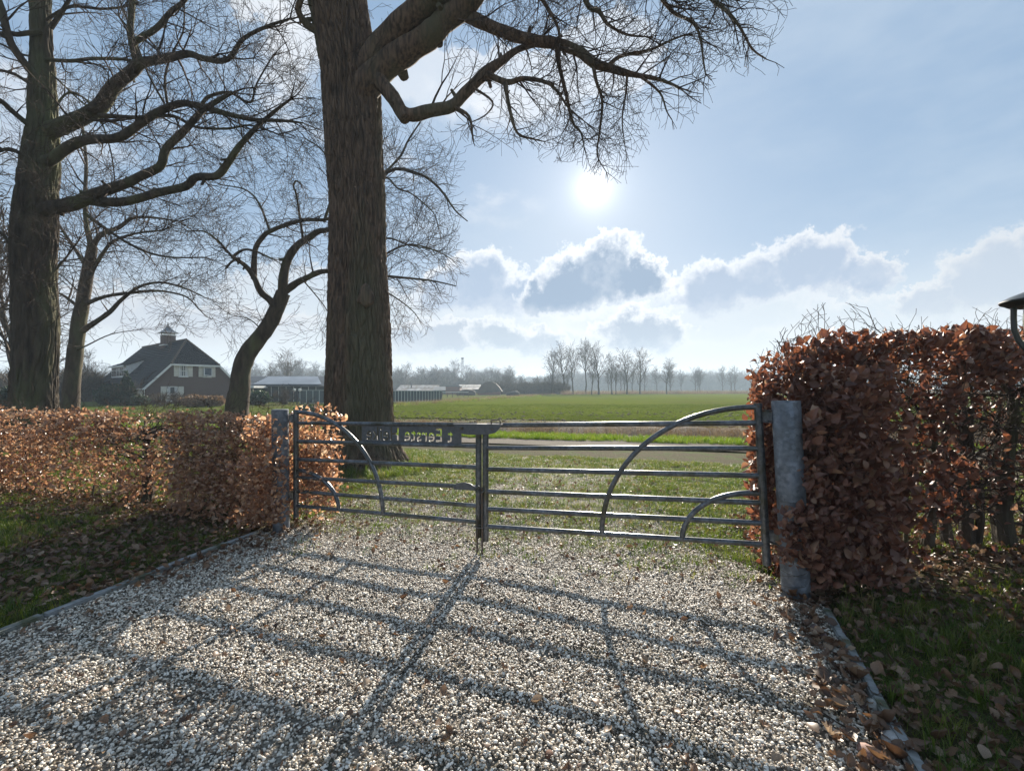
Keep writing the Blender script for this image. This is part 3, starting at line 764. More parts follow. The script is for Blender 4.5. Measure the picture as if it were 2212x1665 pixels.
def inside(poly, amp=70):
    def f(x, y, z):
        w = mnoise.noise(Vector((x * 2.3, y * 2.3, z * 2.3))) * amp
        u = CU + F * x / y + w; v = HV - F * (z - EYE) / y + w * .8; ins = False; n = len(poly)
        for i in range(n):
            x0, y0 = poly[i]; x1, y1 = poly[(i + 1) % n]
            if (y0 > v) != (y1 > v) and u < (x1 - x0) * (v - y0) / (y1 - y0) + x0: ins = not ins
        return ins
    return f
# ------------------------------------------------------------------ the big oak by the gate
R = random.Random(3)
base = Vector((-3.22, 9.55, 0))
t1 = tree_obj('oak_tree', 'massive bare oak with ridged bark rising directly behind the gate', base)
Z1 = 9.5
tp = [(773, 1006), (776, 960), (777, 900), (776, 820), (776, 700), (773, 560), (771, 420), (766, 330), (762, 250), (757, 170), (745, 90), (730, 10), (716, -90), (700, -220)]
tr = [.72, .685, .65, .615, .575, .545, .53, .545, .565, .555, .57, .57, .43, .34]
o = big_trunk('trunk', [U(u, v, Z1) for u, v in tp], tr, 460, 400, t1, M_BARK, .060, 20, (1.0, .42)); local(o, base)
# burl
kn = U(790, 640, Z1 - .60); mb = MB()
mb.lathe([(.0, .0)], 0, 0, 3) if False else None
bmesh_me = pebble('burl', 61, .34, .12, .46); 
for v in bmesh_me.vertices:
    n_ = mnoise.noise(Vector(v.co) * 16); v.co *= 1 + .30 * n_
bo = link('burl', bmesh_me, M_BARK, t1); bo.location = kn - base
PO = dict(PM, rmin=.0034, keep=inside([(420, -600), (1800, -600), (1720, -20), (1665, 60), (1655, 150), (1560, 150), (1530, 205), (1480, 245), (1400, 290), (1385, 350), (1355, 400), (1290, 385), (1220, 345), (1170, 360), (1120, 320), (1040, 315), (960, 290), (860, 300), (850, 1010), (560, 1010), (560, 300), (420, 200)]))
mbL = MB(); S = []
LIMBS = []
LK = .93
def L1(pts, z0, z1, r0, r1, n=12, rr=None, ev=.30, lvl=2, ln=1.1, start=.15, up=0.0):
    r0 *= LK; r1 *= LK; rr = [q * LK for q in rr] if rr else None
    P_, rs = limb(mbL, path(pts, z0, z1), r0, r1, n, .05, rr); LIMBS.append((P_, rs, ev, lvl, ln, start, up))
    if rs[0] > .035:
        for _ in range(max(1, len(P_) // 7)):
            i_ = random.randrange(2, len(P_) - 1); q_ = rs[i_] * random.uniform(.22, .45); d_ = Vector((random.gauss(0, 1), random.gauss(0, 1), random.gauss(0, 1))).normalized(); a_ = P_[i_]
            mbL.tube([a_, a_ + d_ * rs[i_] * 1.05, a_ + d_ * (rs[i_] * 1.1 + random.uniform(.04, .16))], [q_ * 1.5, q_ * 1.1, q_ * .8], 7)
L1([(772, 190), (805, 128), (850, 72), (905, 22), (965, -30), (1090, -120), (1230, -150), (1330, -90), (1424, -12)], 9.4, 8.0, .30, .06, 16, [.32, .29, .27, .26, .25, .2, .16, .11, .06], .33, 3, 1.3, .35)
L1([(772, 205), (830, 143), (881, 108), (925, 80), (966, 40), (1017, 5), (1060, -60), (1150, -160)], 9.3, 8.6, .28, .08, 16, [.33, .29, .26, .25, .24, .2, .15, .08], .33, 3, 1.3, .45)
L1([(925, 60), (945, 75), (948, 96)], 9.15, 9.05, .12, .09, 10, None, 99, 1, .2)                                  # cut stub
L1([(975, 22), (1010, 34), (1051, 54), (1105, 75), (1152, 88), (1203, 95), (1251, 112), (1281, 136), (1322, 149), (1353, 158), (1381, 164), (1424, 172), (1467, 189)], 9.0, 8.2, .15, .03, 12, [.17, .13, .12, .115, .11, .11, .10, .09, .075, .06, .045, .035, .02], .26, 3, .95, .1)
L1([(1310, 146), (1338, 123), (1381, 113), (1410, 106), (1453, 86), (1482, 75)], 8.6, 8.2, .045, .015, 8, None, .17, 2, .7)
L1([(1424, -12), (1453, 26), (1496, 49), (1513, 83), (1519, 129), (1524, 160)], 8.1, 7.9, .045, .012, 8, None, .15, 2, .6)
L1([(1470, -70), (1539, 0), (1568, 23), (1597, 57), (1625, 106), (1655, 128)], 8.0, 7.7, .05, .012, 8, None, .14, 2, .65)
L1([(1330, -90), (1470, -70), (1600, -60), (1700, -20)], 8.1, 7.6, .07, .02, 8, None, .25, 3, .9)
L1([(1230, -150), (1264, 0), (1295, 26), (1312, 52), (1353, 75), (1400, 80)], 8.4, 8.2, .07, .012, 8, None, .18, 2, .75)
L1([(1100, -120), (1160, -20), (1190, 30), (1205, 60), (1210, 96)], 8.7, 8.5, .06, .02, 8, None, .2, 2, .7)
L1([(1203, 97), (1208, 142), (1223, 203), (1237, 264), (1255, 287), (1262, 320)], 8.65, 8.4, .06, .010, 8, None, .15, 2, .6, .1)
L1([(1281, 138), (1288, 176), (1301, 220), (1295, 288), (1290, 335), (1310, 372)], 8.55, 8.3, .045, .008, 8, None, .13, 2, .5, .1)
L1([(1355, 160), (1352, 201), (1344, 258), (1350, 316)], 8.4, 8.3, .03, .008, 7, None, .12, 2, .42, .1)
L1([(1325, 150), (1324, 187), (1310, 224)], 8.5, 8.4, .02, .008, 6, None, .15, 1, .4, .1)
L1([(1381, 164), (1425, 200), (1440, 240), (1452, 260)], 8.3, 8.2, .03, .008, 7, None, .13, 2, .45, .1)
L1([(812, 166), (832, 190), (850, 212), (866, 240), (876, 258)], 9.15, 8.9, .17, .14, 12, [.16, .155, .15, .145, .12], 99, 1, .3)
L1([(866, 240), (890, 249), (932, 239), (976, 230), (1003, 203), (1034, 172), (1051, 156), (1084, 132), (1118, 108), (1159, 95)], 8.95, 8.8, .15, .05, 12, [.13, .135, .125, .12, .12, .115, .12, .08, .06, .05], .3, 3, .9, .15)
L1([(1051, 160), (1095, 178), (1132, 170), (1179, 178), (1203, 197), (1230, 235), (1262, 262)], 8.7, 8.4, .07, .012, 8, None, .17, 2, .75, .1)
L1([(1091, 180), (1101, 237), (1118, 288), (1150, 300), (1175, 306)], 8.6, 8.4, .05, .010, 8, None, .15, 2, .55, .2)
L1([(985, 234), (1013, 251), (1020, 288), (1023, 308)], 8.8, 8.7, .045, .012, 7, None, .18, 2, .35, .2)
L1([(1023, 190), (1064, 220), (1051, 247), (1020, 264)], 8.75, 8.6, .03, .01, 6, None, .22, 1, .4, .1)
L1([(700, 72), (668, 58), (651, 38), (644, 18), (652, -20), (630, -80)], 9.3, 8.8, .09, .05, 9, None, .28, 3, .9, .2)
L1([(690, 46), (670, 42), (655, 45)], 9.3, 9.1, .05, .04, 7, None, 99, 1, .3)
L1([(700, -150), (600, -220), (480, -240), (380, -160)], 9.4, 8.6, .14, .04, 9, None, .35, 3, 1.2, .2)
L1([(700, -200), (760, -330), (900, -420), (1050, -420)], 9.5, 9.8, .25, .06, 9, None, .5, 3, 1.3, .2)
o = mbL.build('branches', M_BARK, t1, smooth=True); local(o, base)
for (P_, rs, ev, lvl, ln, st, up) in LIMBS:
    if ev < 50: sprout(S, P_, rs, PO, R, ev * .60, lvl, ln, st, up)
# water shoots on the trunk
for i in range(26):
    p = U(R.uniform(705, 815), R.uniform(30, 420), Z1 - .58)
    grow(S, tuple(p), nrm(R.gauss(0, .7), -1, R.gauss(.2, .6)), .006, R.uniform(.3, .8), 1, PM, R)
for i in range(16):
    p = Vector((-3.22 + R.uniform(-.75, .9), 9.55 - R.uniform(.55, .8), R.uniform(0, .35)))
    grow(S, tuple(p), nrm(R.gauss(0, .7), -.7, R.gauss(.5, .4)), .006, R.uniform(.3, .7), 1, PM, R)
SEGTOT += len(S); print('oak segs', len(S))
o = link('crown', segs_mesh('crown', S), M_TWIG, t1); local(o, base)

LK = .84
# ------------------------------------------------------------------ the large tree at the left
R = random.Random(5)
Z2 = 12.5; base = U(72, 0, Z2); base.z = 0
t2 = tree_obj('bare_tree', 'tall bare tree with long sweeping limbs behind the left hedge', base)
tp = [(72, 966), (73, 900), (75, 800), (78, 690), (74, 580), (76, 480), (83, 400), (88, 330), (92, 270), (92, 190), (90, 100), (88, 30), (86, -60), (84, -180)]
k_ = Z2 / F
tr = [w * k_ * .93 for w in (45, 40, 38, 40, 37, 40, 37, 33, 26, 22, 18, 18, 14, 10)]
o = big_trunk('trunk', [U(u, v, Z2) for u, v in tp], tr, 200, 240, t2, M_BARK2, .045, 12, (1.0, .2)); local(o, base)
mbL = MB(); S = []; LIMBS = []
L1([(95, 290), (125, 276), (170, 258), (217, 230), (244, 190), (288, 152), (305, 137), (356, 127), (407, 117), (441, 127), (492, 129), (525, 85), (576, 58), (627, 41)], 12.5, 11.2, .22, .03, 12, [.28, .24, .22, .21, .19, .17, .14, .12, .10, .085, .075, .06, .045, .03], .34, 3, 1.4, .12)
L1([(298, 140), (288, 102), (281, 68), (285, 20), (287, -30), (300, -120)], 12.1, 11.9, .13, .06, 10, None, .4, 3, 1.2, .1)
L1([(286, 95), (292, 90), (339, 61), (366, 30), (400, 0), (440, -60)], 12.0, 11.7, .11, .05, 10, None, .35, 3, 1.2, .1)
L1([(90, 352), (112, 344), (153, 315), (190, 302), (254, 298), (298, 271), (339, 244), (390, 224), (434, 230), (475, 242), (542, 258), (610, 261), (655, 266)], 12.4, 11.2, .15, .02, 10, [.2, .17, .15, .14, .13, .12, .11, .10, .09, .08, .06, .045, .02], .34, 3, 1.2, .12)
L1([(85, 458), (115, 449), (170, 437), (203, 420), (271, 397), (305, 380), (346, 359), (359, 322), (400, 281), (441, 237), (502, 200)], 12.4, 11.4, .22, .05, 12, [.24, .22, .20, .17, .14, .13, .12, .11, .10, .08, .05], .36, 3, 1.2, .15)
L1([(185, 432), (237, 437), (281, 434), (339, 417), (400, 403), (424, 383), (468, 380), (492, 353), (515, 319), (549, 281), (593, 241), (627, 215)], 12.3, 11.3, .14, .03, 10, [.15, .14, .13, .125, .12, .115, .11, .10, .085, .07, .05, .03], .40, 3, 1.0, .3)
L1([(215, 250), (254, 252), (298, 254), (373, 251), (424, 275), (492, 278), (542, 271), (600, 290)], 12.2, 11.5, .08, .02, 8, None, .35, 3, 1.0, .1)
L1([(95, 129), (153, 132), (203, 127), (271, 129), (298, 139)], 12.4, 12.0, .06, .04, 8, None, .35, 2, 1.0, .1)
L1([(434, 230), (450, 210), (495, 200), (540, 222), (555, 180), (590, 120)], 11.9, 11.6, .06, .02, 8, None, .3, 3, .9, .1)
L1([(361, 222), (356, 170), (370, 120), (395, 70), (398, 20)], 11.9, 11.7, .04, .02, 7, None, .3, 2, .9, .1)
L1([(354, 222), (320, 160), (290, 80), (262, 10), (240, -60)], 11.9, 12.5, .035, .02, 7, None, .3, 2, .9, .1)
L1([(183, 461), (220, 488), (271, 522), (322, 546), (373, 556), (441, 556)], 12.2, 11.8, .06, .02, 8, None, .3, 3, .9, .1)
L1([(92, 188), (71, 159), (44, 125), (20, 85), (3, 20), (-30, -60)], 12.4, 11.6, .13, .09, 10, None, .4, 3, 1.3, .15)
L1([(88, 285), (64, 271), (27, 241), (0, 217), (-60, 180), (-120, 100)], 12.4, 11.4, .10, .05, 9, None, .35, 3, 1.2, .15)
L1([(90, 68), (60, 72), (34, 75), (0, 73), (-60, 90)], 12.3, 11.7, .08, .05, 8, None, .35, 3, 1.1, .15)
L1([(80, 345), (50, 335), (20, 322), (-30, 330), (-90, 300)], 12.3, 11.6, .07, .04, 8, None, .3, 3, 1.1, .15)
L1([(88, 200), (40, 165), (0, 152), (-50, 150)], 12.3, 12.8, .06, .03, 8, None, .3, 3, 1.1, .15)
L1([(110, 60), (135, 25), (160, -20), (200, -90)], 12.4, 12.0, .08, .04, 8, None, .35, 3, 1.1, .15)
L1([(100, 45), (150, 15), (220, 20), (270, 15)], 12.3, 12.1, .05, .03, 8, None, .3, 3, 1.0, .15)
L1([(85, 20), (60, -20), (20, -60)], 12.4, 12.0, .08, .04, 8, None, .35, 3, 1.0, .15)
L1([(115, 240), (150, 200), (205, 235), (240, 330), (250, 420)], 12.3, 12.6, .04, .015, 7, None, .3, 2, .9, .1)
L1([(60, 560), (30, 540), (0, 500), (-60, 470)], 12.4, 11.8, .06, .03, 8, None, .25, 3, 1.1, .1)
L1([(105, 600), (140, 560), (170, 520)], 12.4, 12.8, .04, .02, 7, None, .25, 3, .9, .1)
L1([(55, 700), (20, 660), (-30, 650)], 12.4, 12.8, .04, .02, 7, None, .25, 3, .9, .1)
L1([(112, 160), (170, 215), (230, 262), (260, 260)], 12.4, 12.9, .03, .015, 7, None, .25, 2, .9, .1)
o = mbL.build('branches', M_BARK2, t2, smooth=True); local(o, base)
for (P_, rs, ev, lvl, ln, st, up) in LIMBS: sprout(S, P_, rs, PM, R, ev * .66, min(lvl, 3), ln * .95, st, up)
for i in range(70):
    v_ = R.uniform(260, 720); p = U(R.uniform(45, 110), v_, Z2 - .35)
    grow(S, tuple(p), nrm(R.gauss(0, 1.2), -.6, R.gauss(.3, .6)), .008, R.uniform(.4, 1.1), 2, PM, R)
SEGTOT += len(S); print('left tree segs', len(S))
o = link('crown', segs_mesh('crown', S), M_TWIG, t2); local(o, base)

LK = 1.0
# ------------------------------------------------------------------ thinner tree beside it, across the lane
PF = dict(PM); PF.update(rmin=.0055, step=[.17, .21, .29, .4], len=[.45, .95, 1.7, 2.4])
R = random.Random(9); Z3 = 19.0; base = U(151, 0, Z3); base.z = 0
t3 = tree_obj('bare_tree', 'slim bare tree standing between the large left tree and the house', base)
mbL = MB(); S = []; LIMBS = []
P_, rs = limb(mbL, [Vector((base.x, base.y, -.05))] + path([(152, 878), (156, 823), (163, 755), (172, 690), (184, 620), (195, 560), (200, 532)], Z3), .30, .2, 14, .03, [.36, .31, .28, .26, .25, .22, .19, .17]); LIMBS.append((P_[14:], rs[14:], .5, 3, 1.3, .0, 0))
o = mbL.build('trunk', M_BARK2, t3, smooth=True); local(o, base)
mbL = MB()
L1([(200, 535), (193, 515), (186, 480), (184, 420), (186, 350), (178, 270)], 19, 19.5, .13, .05, 8, None, .35, 3, 1.6, .1)
L1([(200, 535), (217, 508), (258, 491), (285, 472), (330, 470), (385, 478)], 19, 18.4, .12, .03, 8, None, .3, 3, 1.5, .1)
L1([(192, 600), (205, 575), (222, 548), (244, 522), (290, 505), (350, 498)], 18.9, 18.2, .10, .03, 8, None, .3, 3, 1.5, .1)
L1([(178, 715), (200, 700), (237, 674), (262, 648), (300, 620), (345, 610), (397, 622), (441, 642)], 18.8, 17.6, .12, .02, 8, None, .55, 3, 1.0, .2)
L1([(187, 655), (230, 640), (290, 632), (340, 628), (400, 640), (430, 668)], 18.8, 17.8, .09, .02, 8, None, .5, 3, .9, .2)
L1([(168, 662), (140, 640), (112, 627), (60, 600)], 19, 19.5, .07, .03, 8, None, .3, 3, 1.3, .1)
L1([(190, 580), (150, 520), (120, 470), (110, 420)], 19, 19.6, .08, .03, 8, None, .3, 3, 1.4, .1)
L1([(160, 760), (190, 745), (240, 722), (300, 712)], 18.9, 18.5, .04, .012, 7, None, .5, 2, .6, .1)
o = mbL.build('branches', M_BARK2, t3, smooth=True); local(o, base)
for (P_, rs, ev, lvl, ln, st, up) in LIMBS: sprout(S, P_, rs, PF, R, ev * .75, lvl, ln, st, up)
SEGTOT += len(S); print('slim tree segs', len(S))
o = link('crown', segs_mesh('crown', S), M_TWIG, t3); local(o, base)

# ------------------------------------------------------------------ the curved tree left of the oak
PF = dict(PF, keep=inside([(400, 250), (990, 250), (1000, 480), (985, 640), (900, 740), (440, 770), (400, 600)], 50))
R = random.Random(12); Z4 = 18.0; base = U(514, 0, Z4); base.z = 0
t4 = tree_obj('bare_tree', 'bare tree with a curved leaning trunk between house and oak', base)
mbL = MB(); S = []; LIMBS = []
P_, rs = limb(mbL, [Vector((base.x, base.y, -.05))] + path([(512, 881), (517, 845), (522, 800), (534, 765), (558, 733), (582, 700), (599, 665), (612, 632)], Z4), .4, .25, 16, .03, [.50, .42, .38, .34, .33, .30, .285, .28, .27]); LIMBS.append((P_[20:], rs[20:], .5, 2, 1.0, .0, 0))
o = mbL.build('trunk', M_BARK2, t4, smooth=True); local(o, base)
mbL = MB()
L1([(597, 668), (585, 650), (563, 630), (549, 600), (530, 574), (502, 555)], 17.9, 17.2, .16, .07, 10, None, .45, 2, 1.0, .2)
L1([(540, 585), (515, 562), (500, 566), (488, 580)], 17.5, 17.2, .05, .04, 7, None, .5, 2, .8, .2)
L1([(502, 555), (525, 540), (550, 542), (590, 560)], 17.2, 17.5, .06, .03, 7, None, .4, 2, .9, .1)
L1([(549, 603), (549, 569), (553, 535), (568, 512), (583, 500), (620, 485), (661, 475), (712, 472), (780, 430), (823, 382), (864, 339), (881, 305), (908, 264)], 17.6, 17.6, .12, .03, 9, None, .5, 3, 1.1, .1)
L1([(610, 635), (614, 586), (626, 552), (645, 528), (664, 516), (688, 500), (712, 495), (770, 470), (837, 372), (905, 376), (949, 407), (983, 454), (1010, 478)], 17.9, 17.0, .19, .02, 10, None, .42, 3, 1.2, .15)
L1([(612, 632), (640, 612), (661, 601), (690, 588), (718, 586), (780, 590), (850, 598), (930, 606), (985, 618)], 18, 17, .16, .02, 10, None, .35, 3, 1.3, .15)
L1([(780, 590), (840, 545), (891, 528), (949, 545), (975, 560)], 17.5, 17.0, .05, .015, 7, None, .3, 3, 1.1, .1)
L1([(740, 500), (823, 388), (860, 408), (891, 420), (935, 458), (945, 485)], 17.6, 17.3, .05, .015, 7, None, .3, 3, 1.0, .3)
L1([(770, 560), (830, 515), (881, 529), (949, 542)], 17.6, 17.3, .05, .015, 7, None, .3, 3, 1.0, .3)
L1([(780, 600), (850, 640), (890, 670), (905, 690)], 17.6, 17.2, .04, .012, 7, None, .25, 3, .9, .2)
L1([(655, 520), (648, 470), (640, 420), (634, 402), (640, 391), (650, 398)], 17.7, 17.5, .05, .03, 7, None, .4, 2, .8, .1)
L1([(583, 500), (560, 440), (530, 410), (480, 400)], 17.6, 17.8, .05, .02, 7, None, .35, 3, 1.1, .1)
L1([(650, 600), (700, 660), (720, 700)], 17.6, 17.4, .03, .01, 6, None, .3, 3, .8, .1)
L1([(502, 555), (470, 520), (440, 500), (400, 500)], 17.2, 17.0, .05, .02, 7, None, .3, 3, 1.1, .1)
L1([(572, 720), (540, 690), (500, 680), (470, 660)], 17.8, 17.5, .03, .01, 6, None, .35, 2, .9, .1)
L1([(700, 480), (720, 400), (700, 330), (660, 300)], 17.8, 17.9, .06, .02, 7, None, .35, 3, 1.2, .1)
L1([(790, 430), (820, 330), (830, 300)], 17.8, 17.9, .05, .02, 7, None, .3, 3, 1.1, .1)
o = mbL.build('branches', M_BARK2, t4, smooth=True); local(o, base)
for (P_, rs, ev, lvl, ln, st, up) in LIMBS: sprout(S, P_, rs, PF, R, ev * .75, lvl, ln, st, up)
SEGTOT += len(S); print('curved tree segs', len(S))
o = link('crown', segs_mesh('crown', S), M_TWIG, t4); local(o, base)

# ------------------------------------------------------------------ free-standing bare trees by generator
def gen_tree(h, seed, trunk_h, r, vase=.5, detail=3, rmin=.02):
    R = random.Random(seed); mb = MB(); S = []
    x = y = 0; pts = [Vector((0, 0, -.1))]; n = 8
    for i in range(1, n + 1):
        x += R.gauss(0, .012) * h; y += R.gauss(0, .012) * h; pts.append(Vector((x, y, h * .82 * i / n)))
    rs = [r * (1.25 if i == 0 else 1) * (1 - .82 * i / n) + rmin for i in range(n + 1)]
    mb.tube(pts, rs, 8)
    Pm = dict(step=[h * .035, h * .045, h * .05, h * .055], wig=.15, trop=[.02, .03, .05, .06], rmin=rmin, prob=[0, .95, .9, .85], kids=[0, 1, 1, 1], ang=.60, len=[h * .07, h * .12, h * .2, h * .3])
    nb = 15
    for i in range(nb):
        t = trunk_h + (1 - trunk_h) * (i / nb) ** .85; z = t * .82 * h; k = min(n - 1, int(t * n)); p = pts[k].lerp(pts[k + 1], t * n - k)
        a = i * 2.4 + R.uniform(-.4, .4); e = vase * R.uniform(.7, 1.3) + .5 * t
        d = nrm(math.cos(a) * (1 - e * .5), math.sin(a) * (1 - e * .5), e)
        L_ = h * (.46 - .22 * abs(t - .45)) * R.uniform(.8, 1.15)
        grow(S, tuple(p), d, r * (1 - t * .6) * .7, L_, detail, Pm, R)
    grow(S, tuple(pts[-1]), (0, 0, 1), rs[-1], h * .2, detail, Pm, R)
    mt = mb.mesh('trunk', 0, True); mt.materials.append(M_BARK2)
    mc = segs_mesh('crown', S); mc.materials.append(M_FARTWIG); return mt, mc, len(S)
def place_tree(meshes, name, label, loc, rz, s, group):
    t = tree_obj(name, label, loc, group); t.rotation_euler[2] = rz; t.scale = s if isinstance(s, tuple) else (s, s, s)
    for nm, m_ in zip(('trunk', 'crown'), meshes[:2]): link(nm, m_, None, t)
    return t
ORD = 'first second third fourth fifth sixth seventh eighth ninth tenth eleventh twelfth thirteenth fourteenth fifteenth sixteenth seventeenth eighteenth nineteenth twentieth'.split()
VT = [gen_tree(14, 100 + i, [.38, .34, .42, .3][i], .30, [.8, .7, 1.25, .7][i], 3, .033) for i in range(4)]
print('row tree segs', [v[2] for v in VT])
row = [  # u, v of foot, v of top, variant
    (1192, 852, 776, 0), (1218, 852, 765, 1), (1238, 852, 768, 0), (1264, 851, 754, 2), (1278, 852.5, 792, 0), (1293, 852, 765, 1), (1322, 851.5, 783, 3), (1330, 852, 800, 0), (1354, 851.5, 775, 1), (1383, 851, 774, 3), (1440, 851, 790, 1), (1447, 850, 800, 3)]
for i, (u, vf, vt, kk) in enumerate(row):
    p = G(u, vf); h = EYE + (HV - vt) / F * p.y; s = h / 14.0
    sp = {2: .8, 0: .85}.get(kk, 1.0)
    lab = {3: 'tallest fan-shaped bare tree in the row across the field', 4: 'small slender bare tree just right of the tallest one in the row', 7: 'thin low bare tree eighth from the left in the tall row', 11: 'last bare tree at the right end of the tall row, touching its neighbour'}.get(i, '%s bare tree from the left in the tall row across the field' % ORD[i])
    place_tree(VT[kk], 'bare_tree', lab, (p.x, p.y, 0), i * 1.7, (s * sp, s * sp, s), 'tall bare trees across the field')
row2 = [(1315, 848, 805, 0), (1341, 848, 800, 1), (1349, 849, 808, 3), (1366, 848, 795, 1), (1392, 847.5, 805, 3), (1419, 847.5, 803, 1), (1472, 847, 809, 3), (1502, 847.5, 805, 1), (1508, 847.5, 807, 0), (1512, 847.8, 806, 3), (1560, 847, 803, 3), (1580, 847.3, 808, 1), (1588, 847, 803, 3), (1205, 848, 808, 1), (1225, 848, 806, 3)]
for i, (u, vf, vt, kk) in enumerate(sorted(row2)):
    p = G(u, vf); h = EYE + (HV - vt) / F * p.y; s = h / 14.0
    place_tree(VT[kk], 'bare_tree', '%s from the left of the smaller hazy trees farther off behind the field' % ORD[i], (p.x, p.y, 0), i * 2.1, s * 1.0, 'smaller hazy trees beyond the field')
# round tree and others behind the barn and house
for (u, vt, Z, kk, w, lab) in [(622, 776, 120, 3, 1.35, 'broad round-headed bare tree beyond the barn'), (590, 800, 110, 1, 1.1, 'low bare tree left of the round-headed one behind the barn'), (30, 560, 26, 1, .9, 'bare tree at the far left edge behind the large tree'), (-60, 440, 24, 3, .9, 'outermost bare tree cut off by the left edge'), (95, 700, 44, 1, 1.2, 'low bushy bare tree behind the two left trunks'), (190, 778, 62, 3, 1.0, 'bushy bare tree just left of the house')]:
    h = EYE + (HV - vt) / F * Z
    place_tree(VT[kk], 'bare_tree', lab, ((u - CU) / F * Z, Z, 0), u * .1, (h / 14 * w, h / 14 * w, h / 14), 'bare trees behind the house and barn')
# far woodland masses as stuff
def wood(name, label, pts, hmin, hmax, wmul=1.0):
    n = len(pts); pts = np.array(pts); s = RNG.uniform(hmin, hmax, n) / 14.0
    o = scatter(name, np.concatenate([pts, np.zeros((n, 1))], 1), np.stack([np.zeros(n), np.zeros(n), RNG.uniform(0, 6.28, n)], 1),
                np.stack([s * wmul, s * wmul, s], 1), [bpy.data.objects.new('far_tree', VT[i][1]) for i in (0, 1, 3)])
    o['label'] = label; return o
def shrub_mesh(name, seed, n=260, leafy=False):
    R = random.Random(seed); S = []
    Pm = dict(step=[.12, .15, .2, .25], wig=.2, trop=[.02, .05, .05, .05], rmin=.012, prob=[0, .9, .9, .8], kids=[0, 1, 2, 1], ang=.5, len=[.3, .5, .8, 1])
    for i in range(12):
        a = R.uniform(0, 6.28); grow(S, (R.gauss(0, .12), R.gauss(0, .12), 0), nrm(math.cos(a) * R.uniform(.1, .7), math.sin(a) * R.uniform(.1, .7), 1), .02, R.uniform(.7, 1.1), 2, Pm, R)
    return segs_mesh(name, S)
SH = [shrub_mesh('twigs', 200 + i) for i in range(3)]
M_SHRUB = mat('shrub_twigs', (.11, .085, .06), (.075, .06, .045), 3, .95, spec=.1)
for m_ in SH: m_.materials.append(M_SHRUB)
M_WOODS = mat('wood_interior', (.055, .05, .042), (.075, .065, .05), .08, 1, .6, 1.5, spec=0, bdist=.5)
SHO = [bpy.data.objects.new('twigs', m_) for m_ in SH]
def thicket(name, label, pts, smin, smax, sx=1.0):
    n = len(pts); pts = np.array(pts); s = RNG.uniform(smin, smax, n)
    o = scatter(name, np.concatenate([pts, np.zeros((n, 1))], 1), np.stack([np.zeros(n), np.zeros(n), RNG.uniform(0, 6.28, n)], 1), np.stack([s * sx, s * sx, s], 1), SHO)
    o['label'] = label; return o
# long wood on the horizon, right
pts = [(RNG.uniform(40, 420), RNG.uniform(380, 520)) for _ in range(620)]
wood('far_woodland', 'blue hazy woodland along the horizon behind the field', pts, 8, 14.5, 1.7)
pts = [(RNG.uniform(-20, 130), RNG.uniform(520, 640)) for _ in range(260)]
wood('far_woodland', 'faint woodland farther off behind the tall tree row', pts, 9, 14, 1.7)
thicket('far_woodland', 'dense undergrowth at the edge of the horizon woodland', [(RNG.uniform(30, 420), RNG.uniform(372, 400)) for _ in range(800)], 4, 9, 1.5)
# tree line behind the farm
pts = [(RNG.uniform(-330, -2), RNG.uniform(215, 330)) for _ in range(420)]
wood('treeline', 'grey line of bare trees behind the farm sheds', pts, 6, 12.5, 1.3)
thicket('treeline', 'low bushes below the trees behind the farm', [(RNG.uniform(-330, 0), RNG.uniform(210, 240)) for _ in range(400)], 3, 6, 1.5)
# dark windbreak to the left of the tree row
pts = [(RNG.uniform(-4.7, 17.3), RNG.uniform(139, 152)) for _ in range(200)]
thicket('windbreak', 'dark dense windbreak hedge between the domed barn and tree row', pts, 1.2, 2.9, 1.1)
wood('windbreak', 'scattered small bare trees standing in the windbreak', [(RNG.uniform(-4, 17), RNG.uniform(140, 152)) for _ in range(8)], 3.5, 5.5, 1.2)
thicket('undergrowth', 'brushy undergrowth beside and behind the house', [(a_ * b_, b_) for a_, b_ in [(RNG.uniform(-1.15, -.925), RNG.uniform(56, 75)) for _ in range(150)]], 1.6, 3.2, 1.1)

